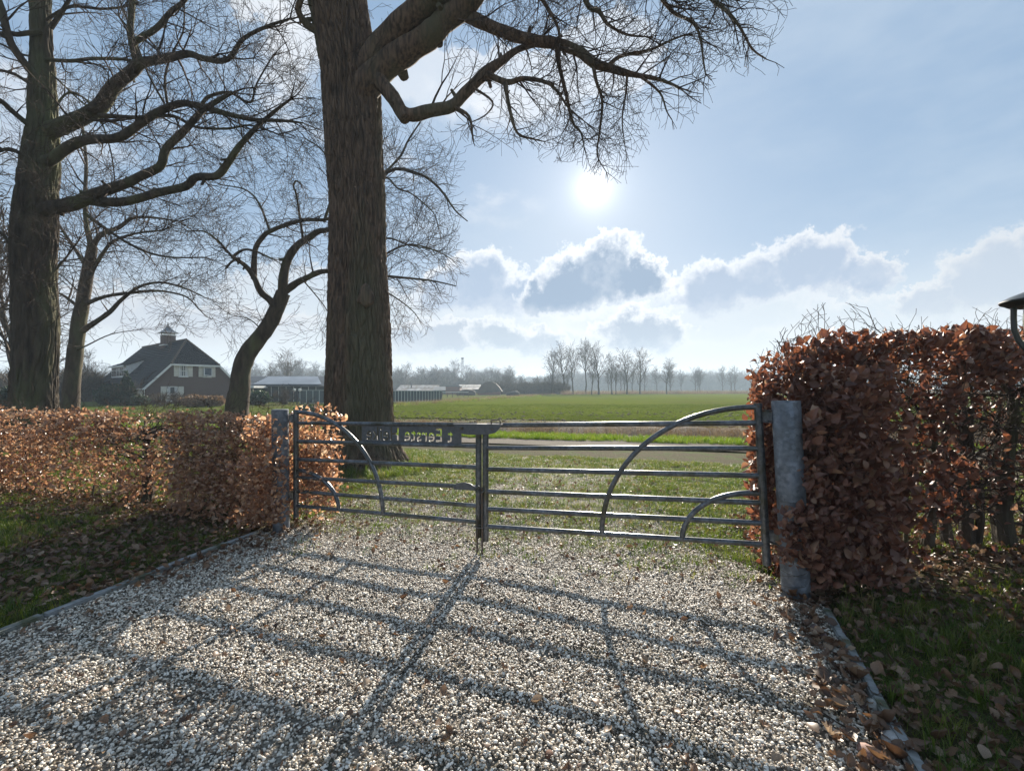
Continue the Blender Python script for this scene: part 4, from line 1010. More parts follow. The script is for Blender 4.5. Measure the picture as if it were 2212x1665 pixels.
# ================================================================== hedges
PH = dict(step=[.05, .08, .12, .2], wig=.22, trop=[.02, .03, .06, .1], rmin=.0022, prob=[0, .9, .9, .9], kids=[0, 1, 1, 1], ang=.8, len=[.18, .35, .6, .9])
def hedge(name, label, stems, pts, rot, scl, sources, twig_r, near_axis, extra=None, seed=1, maxlen=1.0):
    """stems: list of (x, y, height, radius); pts etc.: leaves"""
    R = random.Random(seed)
    b = Vector((stems[0][0], stems[0][1], 0)); h = thing(name, label, 'hedge', b)
    S = []; mb = MB()
    for (x, y, ht, r) in stems:
        p = [Vector((x, y, -.02))]; q = Vector((x, y, 0))
        for i in range(6):
            q = q + Vector((R.gauss(0, .03), R.gauss(0, .03), ht / 6)); p.append(q.copy())
        rs = [r * (1.15 - .14 * i) for i in range(7)]; mb.tube(p, rs, 7)
        for i in range(int(ht * 9)):
            t = R.uniform(.1, 1) * 6; k = min(5, int(t)); a = R.uniform(0, 6.28)
            grow(S, tuple(p[k].lerp(p[k + 1], t - k)), nrm(math.cos(a) * 1.0 + near_axis[0] * R.uniform(-1.2, 1.2), math.sin(a) * .5 + near_axis[1] * R.uniform(-1.2, 1.2), R.uniform(-.1, .6)), r * .28, R.uniform(.3, .8) * maxlen, 2, PH, R)
    o = mb.build('stems', M_BARK2, h, smooth=True); local(o, b)
    if extra: extra(S, R)
    print(name, 'twig segs', len(S))
    o = link('twigs', segs_mesh('twigs', S), M_TWIG, h); local(o, b)
    pts = np.array(pts); d = np.hypot(pts[:, 0], pts[:, 1]); order = np.argsort(d / scl)
    near = order[:300]; rest = order[300:]; vi = RNG.integers(0, len(sources), len(pts))
    for i in near:
        s_ = sources[vi[i]]; c = s_.copy(); c.name = 'leaf'; C.objects.link(c); c.parent = h
        c.location = Vector(pts[i]) - b; c.rotation_euler = rot[i]; c.scale = (scl[i],) * 3
    o = scatter('leaves', pts[rest] - np.array(b), rot[rest], scl[rest], sources, h, 'stuff', vi[rest])
    return h
# left hedge ----------------------------------------------------------
def noise3(P_, s, seed):
    return np.array([mnoise.noise(Vector((p[0] * s + seed, p[1] * s, p[2] * s))) for p in P_])
N_ = 62000
lx = RNG.uniform(-11.5, -2.05, N_); lt = RNG.normal(0, .17, N_); lt = np.clip(lt, -.42, .42)
lz = RNG.uniform(.05, 1.36, N_)
ly = 4.72 - .30 * lx + lt * 1.1
P_ = np.stack([lx, ly, lz], 1); nn = noise3(P_, 2.3, 3) + .6 * noise3(P_, 6, 8)
top = 1.28 + .07 * noise3(np.stack([lx, lx * 0, lx * 0], 1), 1.1, 1) + .05 * noise3(np.stack([lx, lx * 0, lx * 0], 1), 5, 4)
low = .08 + .12 * noise3(np.stack([lx, lx * 0, lx * 0], 1), 1.5, 9)
dd = np.clip(.68 + 1.4 * nn, .03, 1) * np.clip((lz - low) / .22, 0.05, 1)
gap = (lx < -4.55) & (lx > -5.35) & (lz > 1.02); dd = np.where(gap, dd * .12, dd)
dd = dd * np.where(lx > -3.4, .95, .74) * np.where(lx < -4.4, np.clip(.95 + 1.2 * noise3(P_, .9, 33), .35, 1), 1)
k = (lz < top) & (RNG.random(N_) < dd) & ~((lx > -2.75) & (lx < -2.35) & (ly < 5.35)); k &= np.hypot(lx + 2.60, ly - 5.13) > .13
P_ = P_[k]
# leaves spilling round the gate post
m_ = 1500; ex = np.stack([RNG.uniform(-2.95, -2.42, m_), RNG.uniform(4.90, 5.06, m_), RNG.uniform(.12, 1.30, m_)], 1)
ex = ex[RNG.random(m_) < np.clip(1.15 - (ex[:, 0] + 2.64) * 5.0, 0.0, 1) * np.clip(1.5 - ex[:, 2] * 1.1, .2, 1)]
m_ = 420; ex2 = np.stack([RNG.uniform(-2.55, -2.12, m_), RNG.uniform(5.32, 5.60, m_), RNG.uniform(.30, 1.40, m_)], 1)
m_ = 1500; ex3 = np.stack([RNG.uniform(-4.2, -2.72, m_), np.zeros(m_), RNG.uniform(.03, .75, m_)], 1); ex3[:, 1] = 4.42 - .30 * ex3[:, 0] + RNG.normal(-.02, .13, m_)
P_ = np.concatenate([P_, ex, ex2, ex3]); n = len(P_); print('left hedge leaves', n)
rot = np.stack([RNG.normal(.2, .8, n), RNG.normal(0, .7, n), RNG.uniform(0, 6.28, n)], 1)
scl = RNG.uniform(.036, .066, n)
stems = [(x + random.uniform(-.1, .1), 4.80 - .30 * x + random.uniform(-.08, .08), random.uniform(1.0, 1.25), random.choice((.009, .012, .015, .018))) for x in np.arange(-11.3, -2.3, .42)]
stems = [(-5.1, 4.8 + 1.53, 1.0, .07)] + stems
def exL(S, R):
    for i in range(16):
        grow(S, (-5.1 + R.gauss(0, .05), 6.33, R.uniform(.75, 1.05)), nrm(R.gauss(0, 1), R.gauss(0, .3), R.uniform(.1, .7)), .014, R.uniform(.3, .62), 2, PH, R)
    for i in range(60):
        x = R.uniform(-9, -2.7); grow(S, (x, 4.8 - .3 * x + R.gauss(0, .15), 1.2), nrm(R.gauss(0, .6), R.gauss(0, .4), 1), .004, R.uniform(.1, .28), 1, PH, R)
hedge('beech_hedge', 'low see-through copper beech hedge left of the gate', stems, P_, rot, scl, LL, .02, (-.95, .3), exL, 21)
# right hedge ---------------------------------------------------------
HR = lambda x: 4.10 + .22 * (x - 2.2)          # centre line
N_ = 108000
s_ = RNG.uniform(0, 6.0, N_); hx = 2.16 + s_; hz_ = RNG.uniform(.05, 2.3, N_)
side = RNG.random(N_)
half = np.where(hx < 3.4, .46, .56)
tt = np.where(side < .55, -half + np.abs(RNG.normal(0, .10, N_)), RNG.uniform(-1, 1, N_) * half)
hy = HR(hx) + tt
P_ = np.stack([hx, hy, hz_], 1); nn = noise3(P_, 2.0, 13) + .5 * noise3(P_, 5, 18)
topz = np.interp(hx, [2.14, 2.24, 2.4, 2.62, 2.85, 3.2, 4, 5, 8], [1.50, 1.74, 1.92, 2.04, 2.12, 2.11, 2.14, 2.18, 2.25]) + .05 * nn
# rounded shoulders across the thickness
topz = topz - .35 * np.clip(np.abs(tt) / half - .55, 0, 1) ** 1.5
band = np.clip((hz_ - (topz - .50)) / .22, 0, 1)
leftd = np.clip((3.55 + .25 * np.sin(hz_ * 3) - hx) / .45, 0, 1)
dens = np.maximum(np.maximum(band * .9, leftd * .85), .13 + .34 * np.clip(nn + .1, 0, 1))
dens = dens * np.clip(.75 + .9 * nn, .1, 1) * np.where((hx > 3.5) & (hz_ < topz - .45), np.clip(.30 + 1.4 * nn, .04, 1), 1)
dens *= np.where((hx > 3.6) & (hz_ < .45), .35, 1)
dens = np.where((tt > .12) & (hx > 3.2) & (hz_ > .5), np.maximum(dens, np.where(hx > 3.9, .22, .62) * np.clip(.9 + 1.3 * nn, .05, 1)), dens)
k = (hz_ < topz) & (RNG.random(N_) < dens * .58)
k &= ~((np.hypot(hx - 2.15, hy - 3.51) < .14)) & (hx / hy > .512 + .03 * np.abs(nn))
P_ = P_[k]
# leaves closing round the foot of the post, and beside it
def patch(n_, x0, x1, y0, y1, z0, z1): return np.stack([RNG.uniform(x0, x1, n_), RNG.uniform(y0, y1, n_), RNG.uniform(z0, z1, n_)], 1)
pA = patch(460, 1.96, 2.36, 3.28, 3.40, .30, .70); pA = pA[RNG.random(len(pA)) < np.clip(.55 + (pA[:, 0] - 1.98) * 2.2, 0, 1)]
pB = patch(2300, 2.14, 2.95, 3.32, 3.75, .10, 1.75); pB = pB[(pB[:, 0] > 2.16 + .26 * (pB[:, 2] > 1.40) - .05 * mnoise.noise(Vector((0, 0, 3)))) & ((pB[:, 2] > .32) | (pB[:, 0] > 2.25))]
pC = patch(1100, .522, .575, 3.66, 4.2, .35, 1.70); pC[:, 0] *= pC[:, 1]
P_ = np.concatenate([P_, pA, pB, pC]); n = len(P_); print('right hedge leaves', n)
rot = np.stack([RNG.normal(1.9, .55, n), RNG.normal(0, .55, n), RNG.normal(.2, .9, n)], 1)
k = RNG.random(n) < .3; rot[k] = np.stack([RNG.normal(.4, .8, k.sum()), RNG.normal(0, .8, k.sum()), RNG.uniform(0, 6.28, k.sum())], 1)
scl = np.clip(RNG.lognormal(math.log(.063), .26, n), .034, .098) * np.where(P_[:, 0] < 2.12, .8, 1)
stems = [(2.45, 4.1, 1.7, .03)] + [(x + random.uniform(-.08, .08), HR(x) + random.uniform(-.08, .08), random.uniform(1.6, 2.0), random.choice((.02, .028, .035, .05))) for x in np.arange(2.75, 8.0, .34)]
stems += [(4.67, 4.66, 1.9, .06), (5.02, 4.62, 1.95, .085)]
def exR(S, R):
    for i in range(70):
        x = R.uniform(2.25, 6.6); zt = float(np.interp(x, [2.14, 2.24, 2.4, 2.62, 2.85, 3.2, 4, 5, 8], [1.50, 1.74, 1.92, 2.04, 2.12, 2.11, 2.14, 2.18, 2.25]))
        grow(S, (x, HR(x) + R.uniform(-.35, .2), zt - .08), nrm(R.gauss(-.1, .45), R.gauss(0, .3), 1), .003, R.uniform(.12, .24), 0, PH, R)
    for (x, l) in ((2.75, .42), (2.68, .34), (3.05, .26), (5.0, .36), (5.15, .34)):
        grow(S, (x, HR(x) - .25, 2.05), nrm(R.gauss(0, .3), 0, 1), .004, l * .8, 1, PH, R)
def exR2(S, R):
    exR(S, R)
    for i in range(900):
        x = R.uniform(3.0, 7.5); grow(S, (x, HR(x) + R.gauss(0, .25), R.uniform(.3, 1.9)), nrm(R.gauss(0, 1), R.gauss(0, .5), R.gauss(.15, .35)), .0045, R.uniform(.25, .6), 1, PH, R)
PH['keep'] = inside([(1612, 900), (1622, 790), (1680, 712), (1760, 655), (2400, 640), (2600, 1500), (1612, 1500)], 12)
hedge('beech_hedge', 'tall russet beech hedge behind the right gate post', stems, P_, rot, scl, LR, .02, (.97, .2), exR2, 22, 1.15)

# ================================================================== gate
GD = Vector((.9473, -.3203, 0)); GN = Vector((-GD.y * -1, 0, 0))
GN = Vector((.3203, .9473, 0))          # away from the camera
GL0 = Vector((-2.443, 5.15, 0))
def gp(t, z, off=0.0): return GL0 + GD * t + GN * off + Vector((0, 0, z))
lf = thing('gate_leaf', 'left leaf of the galvanised gate, with cut-out name plate', 'gate leaf', GL0)
rf0 = gp(4.674, 0)
rf = thing('gate_leaf', 'right and wider leaf of the galvanised gate, without name plate', 'gate leaf', rf0)
def gpart(mb, nm, par, m_=M_GALV, bevel=0, smooth=True):
    o = mb.build(nm, m_, par, bevel, smooth); o.data.transform(Matrix.Translation(-par.location)); return o
RT = .021
tC1, tC2 = 2.236, 2.308
# left leaf
gpart(MB().tube([gp(0, .15), gp(0, 1.365)], .030, 16), 'stile', lf)
gpart(MB().tube([gp(tC1, .155), gp(tC1, 1.235)], .030, 16), 'stile', lf)
lz_ = [(.281, .302), (.444, .461), (.601, .642), (.806, .836), (1.010, 1.041), (1.215, 1.250)]
for a, b_ in lz_: gpart(MB().tube([gp(.02, a), gp(tC1 - .02, b_)], RT, 14), 'rail', lf)
def arc(t0, sgn, rx, z0, rz, n=22, off=0): return [gp(t0 + sgn * rx * math.sin(math.pi / 2 * i / n), z0 + rz * math.cos(math.pi / 2 * i / n), off) for i in range(n + 1)]
gpart(MB().tube(arc(.02, 1, 1.13, .285, 1.055, off=-.004), RT * 1.05, 14), 'arch_brace', lf)
gpart(MB().tube(arc(.02, 1, .567, .285, .40, off=-.004), RT * 1.05, 14), 'arch_brace', lf)
# right leaf, sagging a little towards the middle
tS = 4.674
o = gpart(MB().tube([gp(tS + .055, .195), gp(tS - .01, 1.485)], .031, 16), 'stile', rf)
gpart(MB().tube([gp(tC2, .125), gp(tC2, 1.235)], .030, 16), 'stile', rf)
rz_ = [(.271, .357), (.440, .526), (.609, .688), (.824, .905), (1.030, 1.122), (1.249, 1.327)]
for a, b_ in rz_: gpart(MB().tube([gp(tC2 + .02, a), gp(tS - .0 + .05 * (1 - a), b_)], RT * 1.05, 14), 'rail', rf)
zb = lambda t: .271 + (t - tC2) * (.357 - .271) / (tS - tC2)
def arcR(rx, z1, n=24):
    out = []
    for i in range(n + 1):
        a = math.pi / 2 * i / n; t = tS - rx * math.sin(a); z0 = zb(t); out.append(gp(t, z0 + (z1 - z0) * math.cos(a), -.004))
    return out
gpart(MB().tube(arcR(1.25, 1.455), RT * 1.05, 14), 'arch_brace', rf)
gpart(MB().tube(arcR(.58, .765), RT * 1.05, 14), 'arch_brace', rf)
# dark disc as the shade inside a bolt hole, stile head uncut
gpart(MB().tube([gp(tS - .012, 1.46, -.033), gp(tS - .012, 1.46, -.030)], .008, 10), 'hole_shade_disc', rf, M_RUST)
# latch plate over both stiles
def plate(mb, poly, off0, off1):
    n_ = len(poly); v = [gp(t, z, off0) for t, z in poly] + [gp(t, z, off1) for t, z in poly]
    mb.add(v, [tuple(range(n_)), tuple(range(n_, 2 * n_))[::-1]] + [(i, i + n_, (i + 1) % n_ + n_, (i + 1) % n_) for i in range(n_)]); return mb
M_PLATE = mat('latch_plate_steel', (.10, .11, .125), (.07, .078, .09), 30, .5, .2, 60, metal=.3, bdist=.002)
gpart(plate(MB(), [(1.985, 1.255), (2.50, 1.262), (2.43, 1.185), (2.36, 1.165), (2.15, 1.155), (2.06, 1.165)], -.052, -.046), 'latch_plate', lf, M_PLATE, .0015)
gpart(plate(MB(), [(1.985, 1.255), (2.50, 1.262), (2.50, 1.266), (1.985, 1.259)], -.052, .02), 'latch_plate_lip', lf, M_PLATE)
gpart(MB().tube([gp(2.385, 1.264, -.045), gp(2.385, 1.300, -.045), gp(2.395, 1.306, -.045), gp(2.465, 1.308, -.045), gp(2.475, 1.300, -.045), gp(2.475, 1.266, -.045)], .006, 8), 'handle', lf, M_RUST)
gpart(MB().tube([gp(2.08, 1.215, -.068), gp(2.08, 1.215, -.05)], .016, 12).tube([gp(2.395, 1.215, -.056), gp(2.395, 1.215, -.05)], .008, 10), 'bolt', lf, M_RUST)
# catch plate with rounded back on the fourth rail
gpart(plate(MB(), [(1.98, .640), (2.02, .675), (2.10, .688), (2.16, .680), (2.215, .650), (2.215, .615), (1.98, .612)], -.032, -.024), 'catch_plate', lf, M_PLATE, .001)
# padlock ring and drop bolts
ring = MB(); ring.tube([gp(2.27 + .045 * math.cos(a), .628 + .022 * math.sin(a), -.045 + .02 * math.sin(a)) for a in np.linspace(0, 6.28, 14)], .006, 7)
ring.tube([gp(2.215, .628, -.05), gp(2.262, .668, -.05)], .014, 10)
gpart(ring, 'bolt_ring', rf, M_GALV)
gpart(MB().tube([gp(2.287, .64, -.042), gp(2.290, .30, -.044), gp(2.293, -.03, -.046)], .010, 10), 'drop_bolt', rf, M_RUST)
gpart(MB().tube([gp(2.237, .34, -.040), gp(2.238, -.03, -.042)], .009, 10), 'drop_bolt', lf, M_RUST)
gpart(MB().tube([gp(2.26 + .05 * math.cos(a), .275 + .008 * math.sin(a), -.04 + .018 * math.sin(a)) for a in np.linspace(0, 6.28, 12)], .005, 6), 'bolt_guide', rf, M_GALV)
# wire netting tied to the lower rails
def netting(par, t0, t1, slope=0.0, seed=1):
    mb = MB(); R = random.Random(seed); t = t0
    while t < t1:
        dz = slope * (t - t0)
        mb.tube([gp(t + R.gauss(0, .006), .20 + dz, -.024), gp(t + R.gauss(0, .012), .42 + dz, -.026), gp(t + R.gauss(0, .006), .69 + dz, -.024)], .0011, 3, False); t += .082
    for z in (.22, .31, .40, .52, .66):
        mb.tube([gp(t0 + (t1 - t0) * i / 12, z + slope * (t1 - t0) * i / 12 + R.gauss(0, .006), -.025) for i in range(13)], .0011, 3, False)
    o = gpart(mb, 'wire_netting', par, M_WIRE, 0, False); o['kind'] = 'stuff'
netting(lf, .03, 2.2); netting(rf, 2.34, 4.65, .034, 2)

# name plate: letters cut right through the sheet, read from behind
def name_plate():
    """sheet with the letters cut right through"""
    import bmesh
    txt = bpy.data.curves.new('lettering', 'FONT'); txt.body = 't Eerste Heike'; txt.size = 1.0; txt.space_character = 1.04; txt.extrude = .05; txt.resolution_u = 4; txt.offset = .009
    to = bpy.data.objects.new('lettering', txt); C.objects.link(to); bpy.context.view_layer.update()
    dg = bpy.context.evaluated_depsgraph_get(); me = bpy.data.meshes.new_from_object(to.evaluated_get(dg)); bpy.data.objects.remove(to)
    xs = [v.co.x for v in me.vertices]; ys = [v.co.y for v in me.vertices]; x0, x1, y0, y1 = min(xs), max(xs), min(ys), max(ys)
    W, H, PW, PH_ = 1.02, .140, 1.115, .172
    for v in me.vertices: v.co = (W / 2 - (v.co.x - x0) * W / (x1 - x0), (v.co.y - y0) * H / (y1 - y0) + (PH_ - H) / 2, v.co.z)
    bm = bmesh.new(); bm.from_mesh(me); bmesh.ops.remove_doubles(bm, verts=bm.verts, dist=.0002); bmesh.ops.recalc_face_normals(bm, faces=bm.faces); bm.to_mesh(me); bm.free()
    cut = bpy.data.objects.new('cut', me); C.objects.link(cut)
    pm = MB().box(-PW / 2 - .012, PW / 2 + .045, -.012, PH_ + .012, -.0025, .0025).mesh('name_plate')
    po = bpy.data.objects.new('name_plate', pm); C.objects.link(po)
    md = po.modifiers.new('letters', 'BOOLEAN'); md.operation = 'DIFFERENCE'; md.object = cut; md.solver = 'EXACT'; md.use_self = True
    bpy.context.view_layer.update(); dg = bpy.context.evaluated_depsgraph_get(); out = bpy.data.meshes.new_from_object(po.evaluated_get(dg))
    bpy.data.objects.remove(po); bpy.data.objects.remove(cut); out.materials.clear(); return out
try:
    me = name_plate()
    so = link('name_plate', me, M_PLATE, lf)
    # local x along the gate, local y up; seen from behind the text runs right to left
    tm = 1.452; zm = 1.047
    X_ = GD + Vector((0, 0, .0145)); X_.normalize(); Y_ = Vector((0, 0, 1)); Z_ = X_.cross(Y_).normalized()
    mt = Matrix(((X_.x, Y_.x, Z_.x, 0), (X_.y, Y_.y, Z_.y, 0), (X_.z, Y_.z, Z_.z, 0), (0, 0, 0, 1)))
    so.matrix_local = Matrix.Translation(gp(tm, zm, .0) - lf.location) @ mt
    # little bridges that hold the inner pieces of the letters
except Exception as ex:
    print('name plate failed', ex)

# posts
def post(name, label, bx, by, tx, ty, h, r):
    t = thing(name, label, 'gate post', (bx, by, 0))
    mb = MB(); mb.tube([(bx, by, -.05), ((bx + tx) / 2, (by + ty) / 2, h / 2), (tx, ty, h - .004), (tx, ty, h)], [r, r, r, r - .004], 36)
    gpart(mb, 'post_tube', t, M_GALV_POST, 0, True); return t
pl = post('gate_post', 'thick galvanised gate post half buried in the left hedge', -2.60, 5.13, -2.615, 5.13, 1.37, .088)
pr = post('gate_post', 'thick galvanised gate post with leaves around it on the right', 2.195, 3.51, 2.112, 3.51, 1.508, .099)
def hinge(par, a, b_, z, w=.07):
    mb = MB(); d = (b_ - a).normalized()
    mb.flat([a + Vector((0, 0, z)), b_ + Vector((0, 0, z))], .03, (0, 0, 1), w)
    mb.tube([a.lerp(b_, .45) + Vector((0, 0, z - w * .7)), a.lerp(b_, .45) + Vector((0, 0, z + w * .72))], .014, 10)
    mb.flat([a + Vector((0, 0, z + w * .66)), b_ + Vector((0, 0, z + w * .66))], .045, (0, 0, 1), .007)
    mb.flat([a + Vector((0, 0, z - w * .66)), b_ + Vector((0, 0, z - w * .66))], .045, (0, 0, 1), .007)
    gpart(mb, 'hinge', par, M_GALV, .001, False)
hinge(pr, gp(tS + .02, 0), Vector((2.03, 3.53, 0)), 1.385)
hinge(pr, gp(tS + .07, 0), Vector((2.09, 3.53, 0)), .43)
hinge(pl, gp(-.02, 0), Vector((-2.52, 5.13, 0)), 1.27)
hinge(pl, gp(-.02, 0), Vector((-2.52, 5.13, 0)), .40)
# loose wires round the post foot
mb = MB()
for z0, z1 in ((.22, .16), (.17, .24), (.10, .13), (.74, .75)):
    mb.tube([(2.16 + .107 * math.sin(a), 3.51 - .107 * math.cos(a), z0 + (z1 - z0) * (a + 1.4) / 2.8) for a in np.linspace(-1.4, 1.4, 10)], .0018, 4, False)
gpart(mb, 'tie_wire', pr, M_WIRE, 0, False)

# ================================================================== lantern at the right edge
M_LAMP = mat('black_lamp_paint', (.018, .024, .024), (.03, .035, .033), 14, .35, spec=.5)
m, nt, out = new_mat('lamp_glass'); g = nt.nodes.new('ShaderNodeBsdfPrincipled'); g.inputs['Base Color'].default_value = (.62, .66, .55, 1)
g.inputs['Roughness'].default_value = .25; g.inputs['Transmission Weight'].default_value = .75; nt.links.new(g.outputs[0], out.inputs[0]); M_GLASS = m
Zl = 2.72; lp = U(2269, 700, Zl); lb = Vector((lp.x, lp.y, 0))
lamp = thing('lantern_post', 'black garden lantern on a post with wide cap at the right edge', 'garden lamp', lb)
kz = Zl / F
zt = EYE + (HV - 647) * kz
cap = MB().lathe([(.0, zt + 46 * kz), (.012, zt + 44 * kz), (.018, zt + 36 * kz), (.10, zt + 22 * kz), (.17, zt + 11 * kz), (.202, zt + 4 * kz), (.214, zt + 1 * kz), (.215, zt - 1 * kz), (.210, zt - 4 * kz), (.20, zt - 5 * kz), (.175, zt - 11 * kz), (.16, zt - 12 * kz), (.0, zt - 9 * kz)], n=40)
def lpart(mb, nm, m_, **kw): o = mb.build(nm, m_, lamp, **kw); return o
lpart(cap, 'cap', M_LAMP, smooth=True)
lpart(MB().lathe([(.108, zt - 11 * kz), (.112, zt - 40 * kz), (.104, zt - 70 * kz), (.08, zt - 100 * kz), (.0, zt - 103 * kz)], n=32), 'glass', M_GLASS, smooth=True)
for i in range(3):
    a = 2.35 + i * 2 * math.pi / 3
    prof = [(.148, -11), (.148, -35), (.145, -62), (.128, -84), (.10, -104), (.05, -122), (.02, -130)]
    lpart(MB().tube([(r * math.cos(a), r * math.sin(a), zt + z * kz) for r, z in prof], .015, 10), 'bracket', M_LAMP, smooth=True)
lpart(MB().tube([(0, 0, -.05), (0, 0, .35), (0, 0, .36), (0, 0, zt - 128 * kz)], [.045, .045, .03, .026], 16), 'post', M_LAMP, smooth=True)
lpart(MB().lathe([(.03, zt - 133 * kz), (.06, zt - 122 * kz), (.07, zt - 112 * kz), (.09, zt - 103 * kz), (.0, zt - 102 * kz)], n=20), 'lamp_socket', M_LAMP, smooth=True)

# ================================================================== house
M_BRICK = mat('brown_brick', (.135, .095, .082), (.105, .075, .066), 30, .9, .3, 60, spec=.2)
M_ROOF = None
def tile_mat(name, c1, c2, rows=3.2, cols=4.6):
    m, nt, out = new_mat(name); N = nt.nodes.new; L = nt.links.new
    p = N('ShaderNodeBsdfPrincipled'); p.inputs['Roughness'].default_value = .9; p.inputs['Specular IOR Level'].default_value = .2
    t = N('ShaderNodeTexCoord'); n = N('ShaderNodeTexNoise'); n.inputs['Scale'].default_value = 1.5; L(t.outputs['Object'], n.inputs['Vector'])
    mx = N('ShaderNodeMix'); mx.data_type = 'RGBA'; mx.inputs[6].default_value = lin(c1); mx.inputs[7].default_value = lin(c2); L(n.outputs['Fac'], mx.inputs[0]); L(mx.outputs[2], p.inputs['Base Color'])
    L(p.outputs[0], out.inputs[0]); return m
M_ROOF = tile_mat('dark_roof_tiles', (.014, .016, .020), (.026, .028, .032))
M_TILE_HIP = tile_mat('brown_hip_tiles', (.075, .06, .05), (.11, .09, .075))
M_WHITE = mat('white_paint', (.72, .72, .69), (.6, .6, .57), 3, .5)
M_CREAM = mat('cream_shutters', (.62, .60, .53), (.52, .50, .44), 3, .6)
m, nt, out = new_mat('window_glass'); g = nt.nodes.new('ShaderNodeBsdfPrincipled'); g.inputs['Base Color'].default_value = (.04, .05, .06, 1); g.inputs['Roughness'].default_value = .06
nt.links.new(g.outputs[0], out.inputs[0]); M_PANE = m
M_CURT = mat('net_curtain', (.5, .5, .5), rough=.9)
HA = Vector((-38.84, 48.27, 0)); HW, HL = 9.06, 22.0; HROT = math.atan2(.8, .6)
house = thing('farmhouse', 'brown brick farmhouse with dark hipped roof and cream shutters', 'house', HA, HROT)
def hp(mb, nm, m_, par=None, **kw): return mb.build(nm, m_, par or house, **kw)
EV, HZ, RZ = 1.95, 4.35, 7.37
gab = [(0, -.1), (HW, -.1), (HW, EV), (HW - 2.16, HZ), (2.16, HZ), (0, EV)]
w = MB(); w.prism([(x, z) for x, z in gab], 'y', 0, .3); w.prism([(x, z) for x, z in gab], 'y', HL - .3, HL)
w.box(0, .3, .3, HL - .3, -.1, EV); w.box(HW - .3, HW, .3, HL - .3, -.1, EV); hp(w, 'wall', M_BRICK)
# roof slabs as courses of tiles (stepped strips), thick enough to read from aside
ov = .35
def slab(mb, quad, th=.10, courses=18, cols=0):
    """quad: lower-left, lower-right, upper-right, upper-left; overlapping courses that follow the slope"""
    a, b_, c, d = [Vector(q) for q in quad]; nrm_ = (b_ - a).cross(d - a).normalized()
    if nrm_.z < 0: nrm_ = -nrm_
    for i in range(courses):
        t0 = i / courses; t1 = (i + 1.0) / courses
        p0, p1 = a.lerp(d, t0), b_.lerp(c, t0); q0, q1 = a.lerp(d, t1), b_.lerp(c, t1)
        up, lo = nrm_ * .055, nrm_ * .01
        if cols:
            ncol = max(2, int((p1 - p0).length / cols)); v = []; f = []
            for k in range(ncol * 4 + 1):
                s = k / (ncol * 4); hgt = .030 * (.5 + .5 * math.cos(k * math.pi / 2))
                v.append(p0.lerp(p1, s) + up + nrm_ * hgt); v.append(q0.lerp(q1, s) + lo + nrm_ * hgt)
            for k in range(ncol * 4): f.append((2 * k, 2 * k + 2, 2 * k + 3, 2 * k + 1))
            m0 = len(v)
            v += [p0 - nrm_ * .06, p1 - nrm_ * .06]; f.append((0, m0, m0 + 1, 2 * ncol * 4))
            mb.add(v, f)
        else: mb.add([p0 + up, p1 + up, q1 + lo, q0 + lo, p0 - nrm_ * .06, p1 - nrm_ * .06], [(0, 1, 2, 3), (0, 4, 5, 1)])
rb0, rb1 = 2.75, HL - 2.75; MX = HW / 2
roof = MB()
e0 = -.30; ez = EV - .30 * 1.11
hx0 = 2.16
slab(roof, [(e0, -ov, ez), (e0, HL + ov, ez), (hx0, HL + ov, HZ), (hx0, -ov, HZ)], courses=11, cols=0)
slab(roof, [(hx0, -ov, HZ), (hx0, HL + ov, HZ), (MX, rb1, RZ), (MX, rb0, RZ)], courses=12)
slab(roof, [(HW - e0, HL + ov, ez), (HW - e0, -ov, ez), (HW - hx0, -ov, HZ), (HW - hx0, HL + ov, HZ)], courses=11)
slab(roof, [(HW - hx0, HL + ov, HZ), (HW - hx0, -ov, HZ), (MX, rb0, RZ), (MX, rb1, RZ)], courses=12)
ro = hp(roof, 'roof', M_ROOF)
hipm = MB(); slab(hipm, [(hx0, -ov, HZ), (HW - hx0, -ov, HZ), (MX + .01, rb0, RZ), (MX - .01, rb0, RZ)], courses=13, cols=.26); ho = hp(hipm, 'hip_tiles', M_ROOF); ho['kind'] = 'stuff'
hipm = MB(); slab(hipm, [(HW - hx0, HL + ov, HZ), (hx0, HL + ov, HZ), (MX - .01, rb1, RZ), (MX + .01, rb1, RZ)], courses=12); hp(hipm, 'roof', M_ROOF)
# hip and ridge cap tiles
rt = MB().tube([(0, 0, 0), (.42, 0, .0)], [.13, .10], 8).mesh('ridge_tile', 0, True); rt.materials.append(M_TILE_HIP)
def caps(a, b_):
    a, b_ = Vector(a), Vector(b_); n_ = int((b_ - a).length / .38); q = (b_ - a).to_track_quat('X', 'Z')
    for i in range(n_):
        o = bpy.data.objects.new('ridge_tile', rt); C.objects.link(o); o.parent = house; o.location = a.lerp(b_, i / n_); o.rotation_euler = q.to_euler()
caps((hx0, -ov, HZ + .05), (MX, rb0, RZ + .05)); caps((HW - hx0, -ov, HZ + .05), (MX, rb0, RZ + .05)); caps((MX, rb0, RZ + .05), (MX, rb1, RZ + .05))
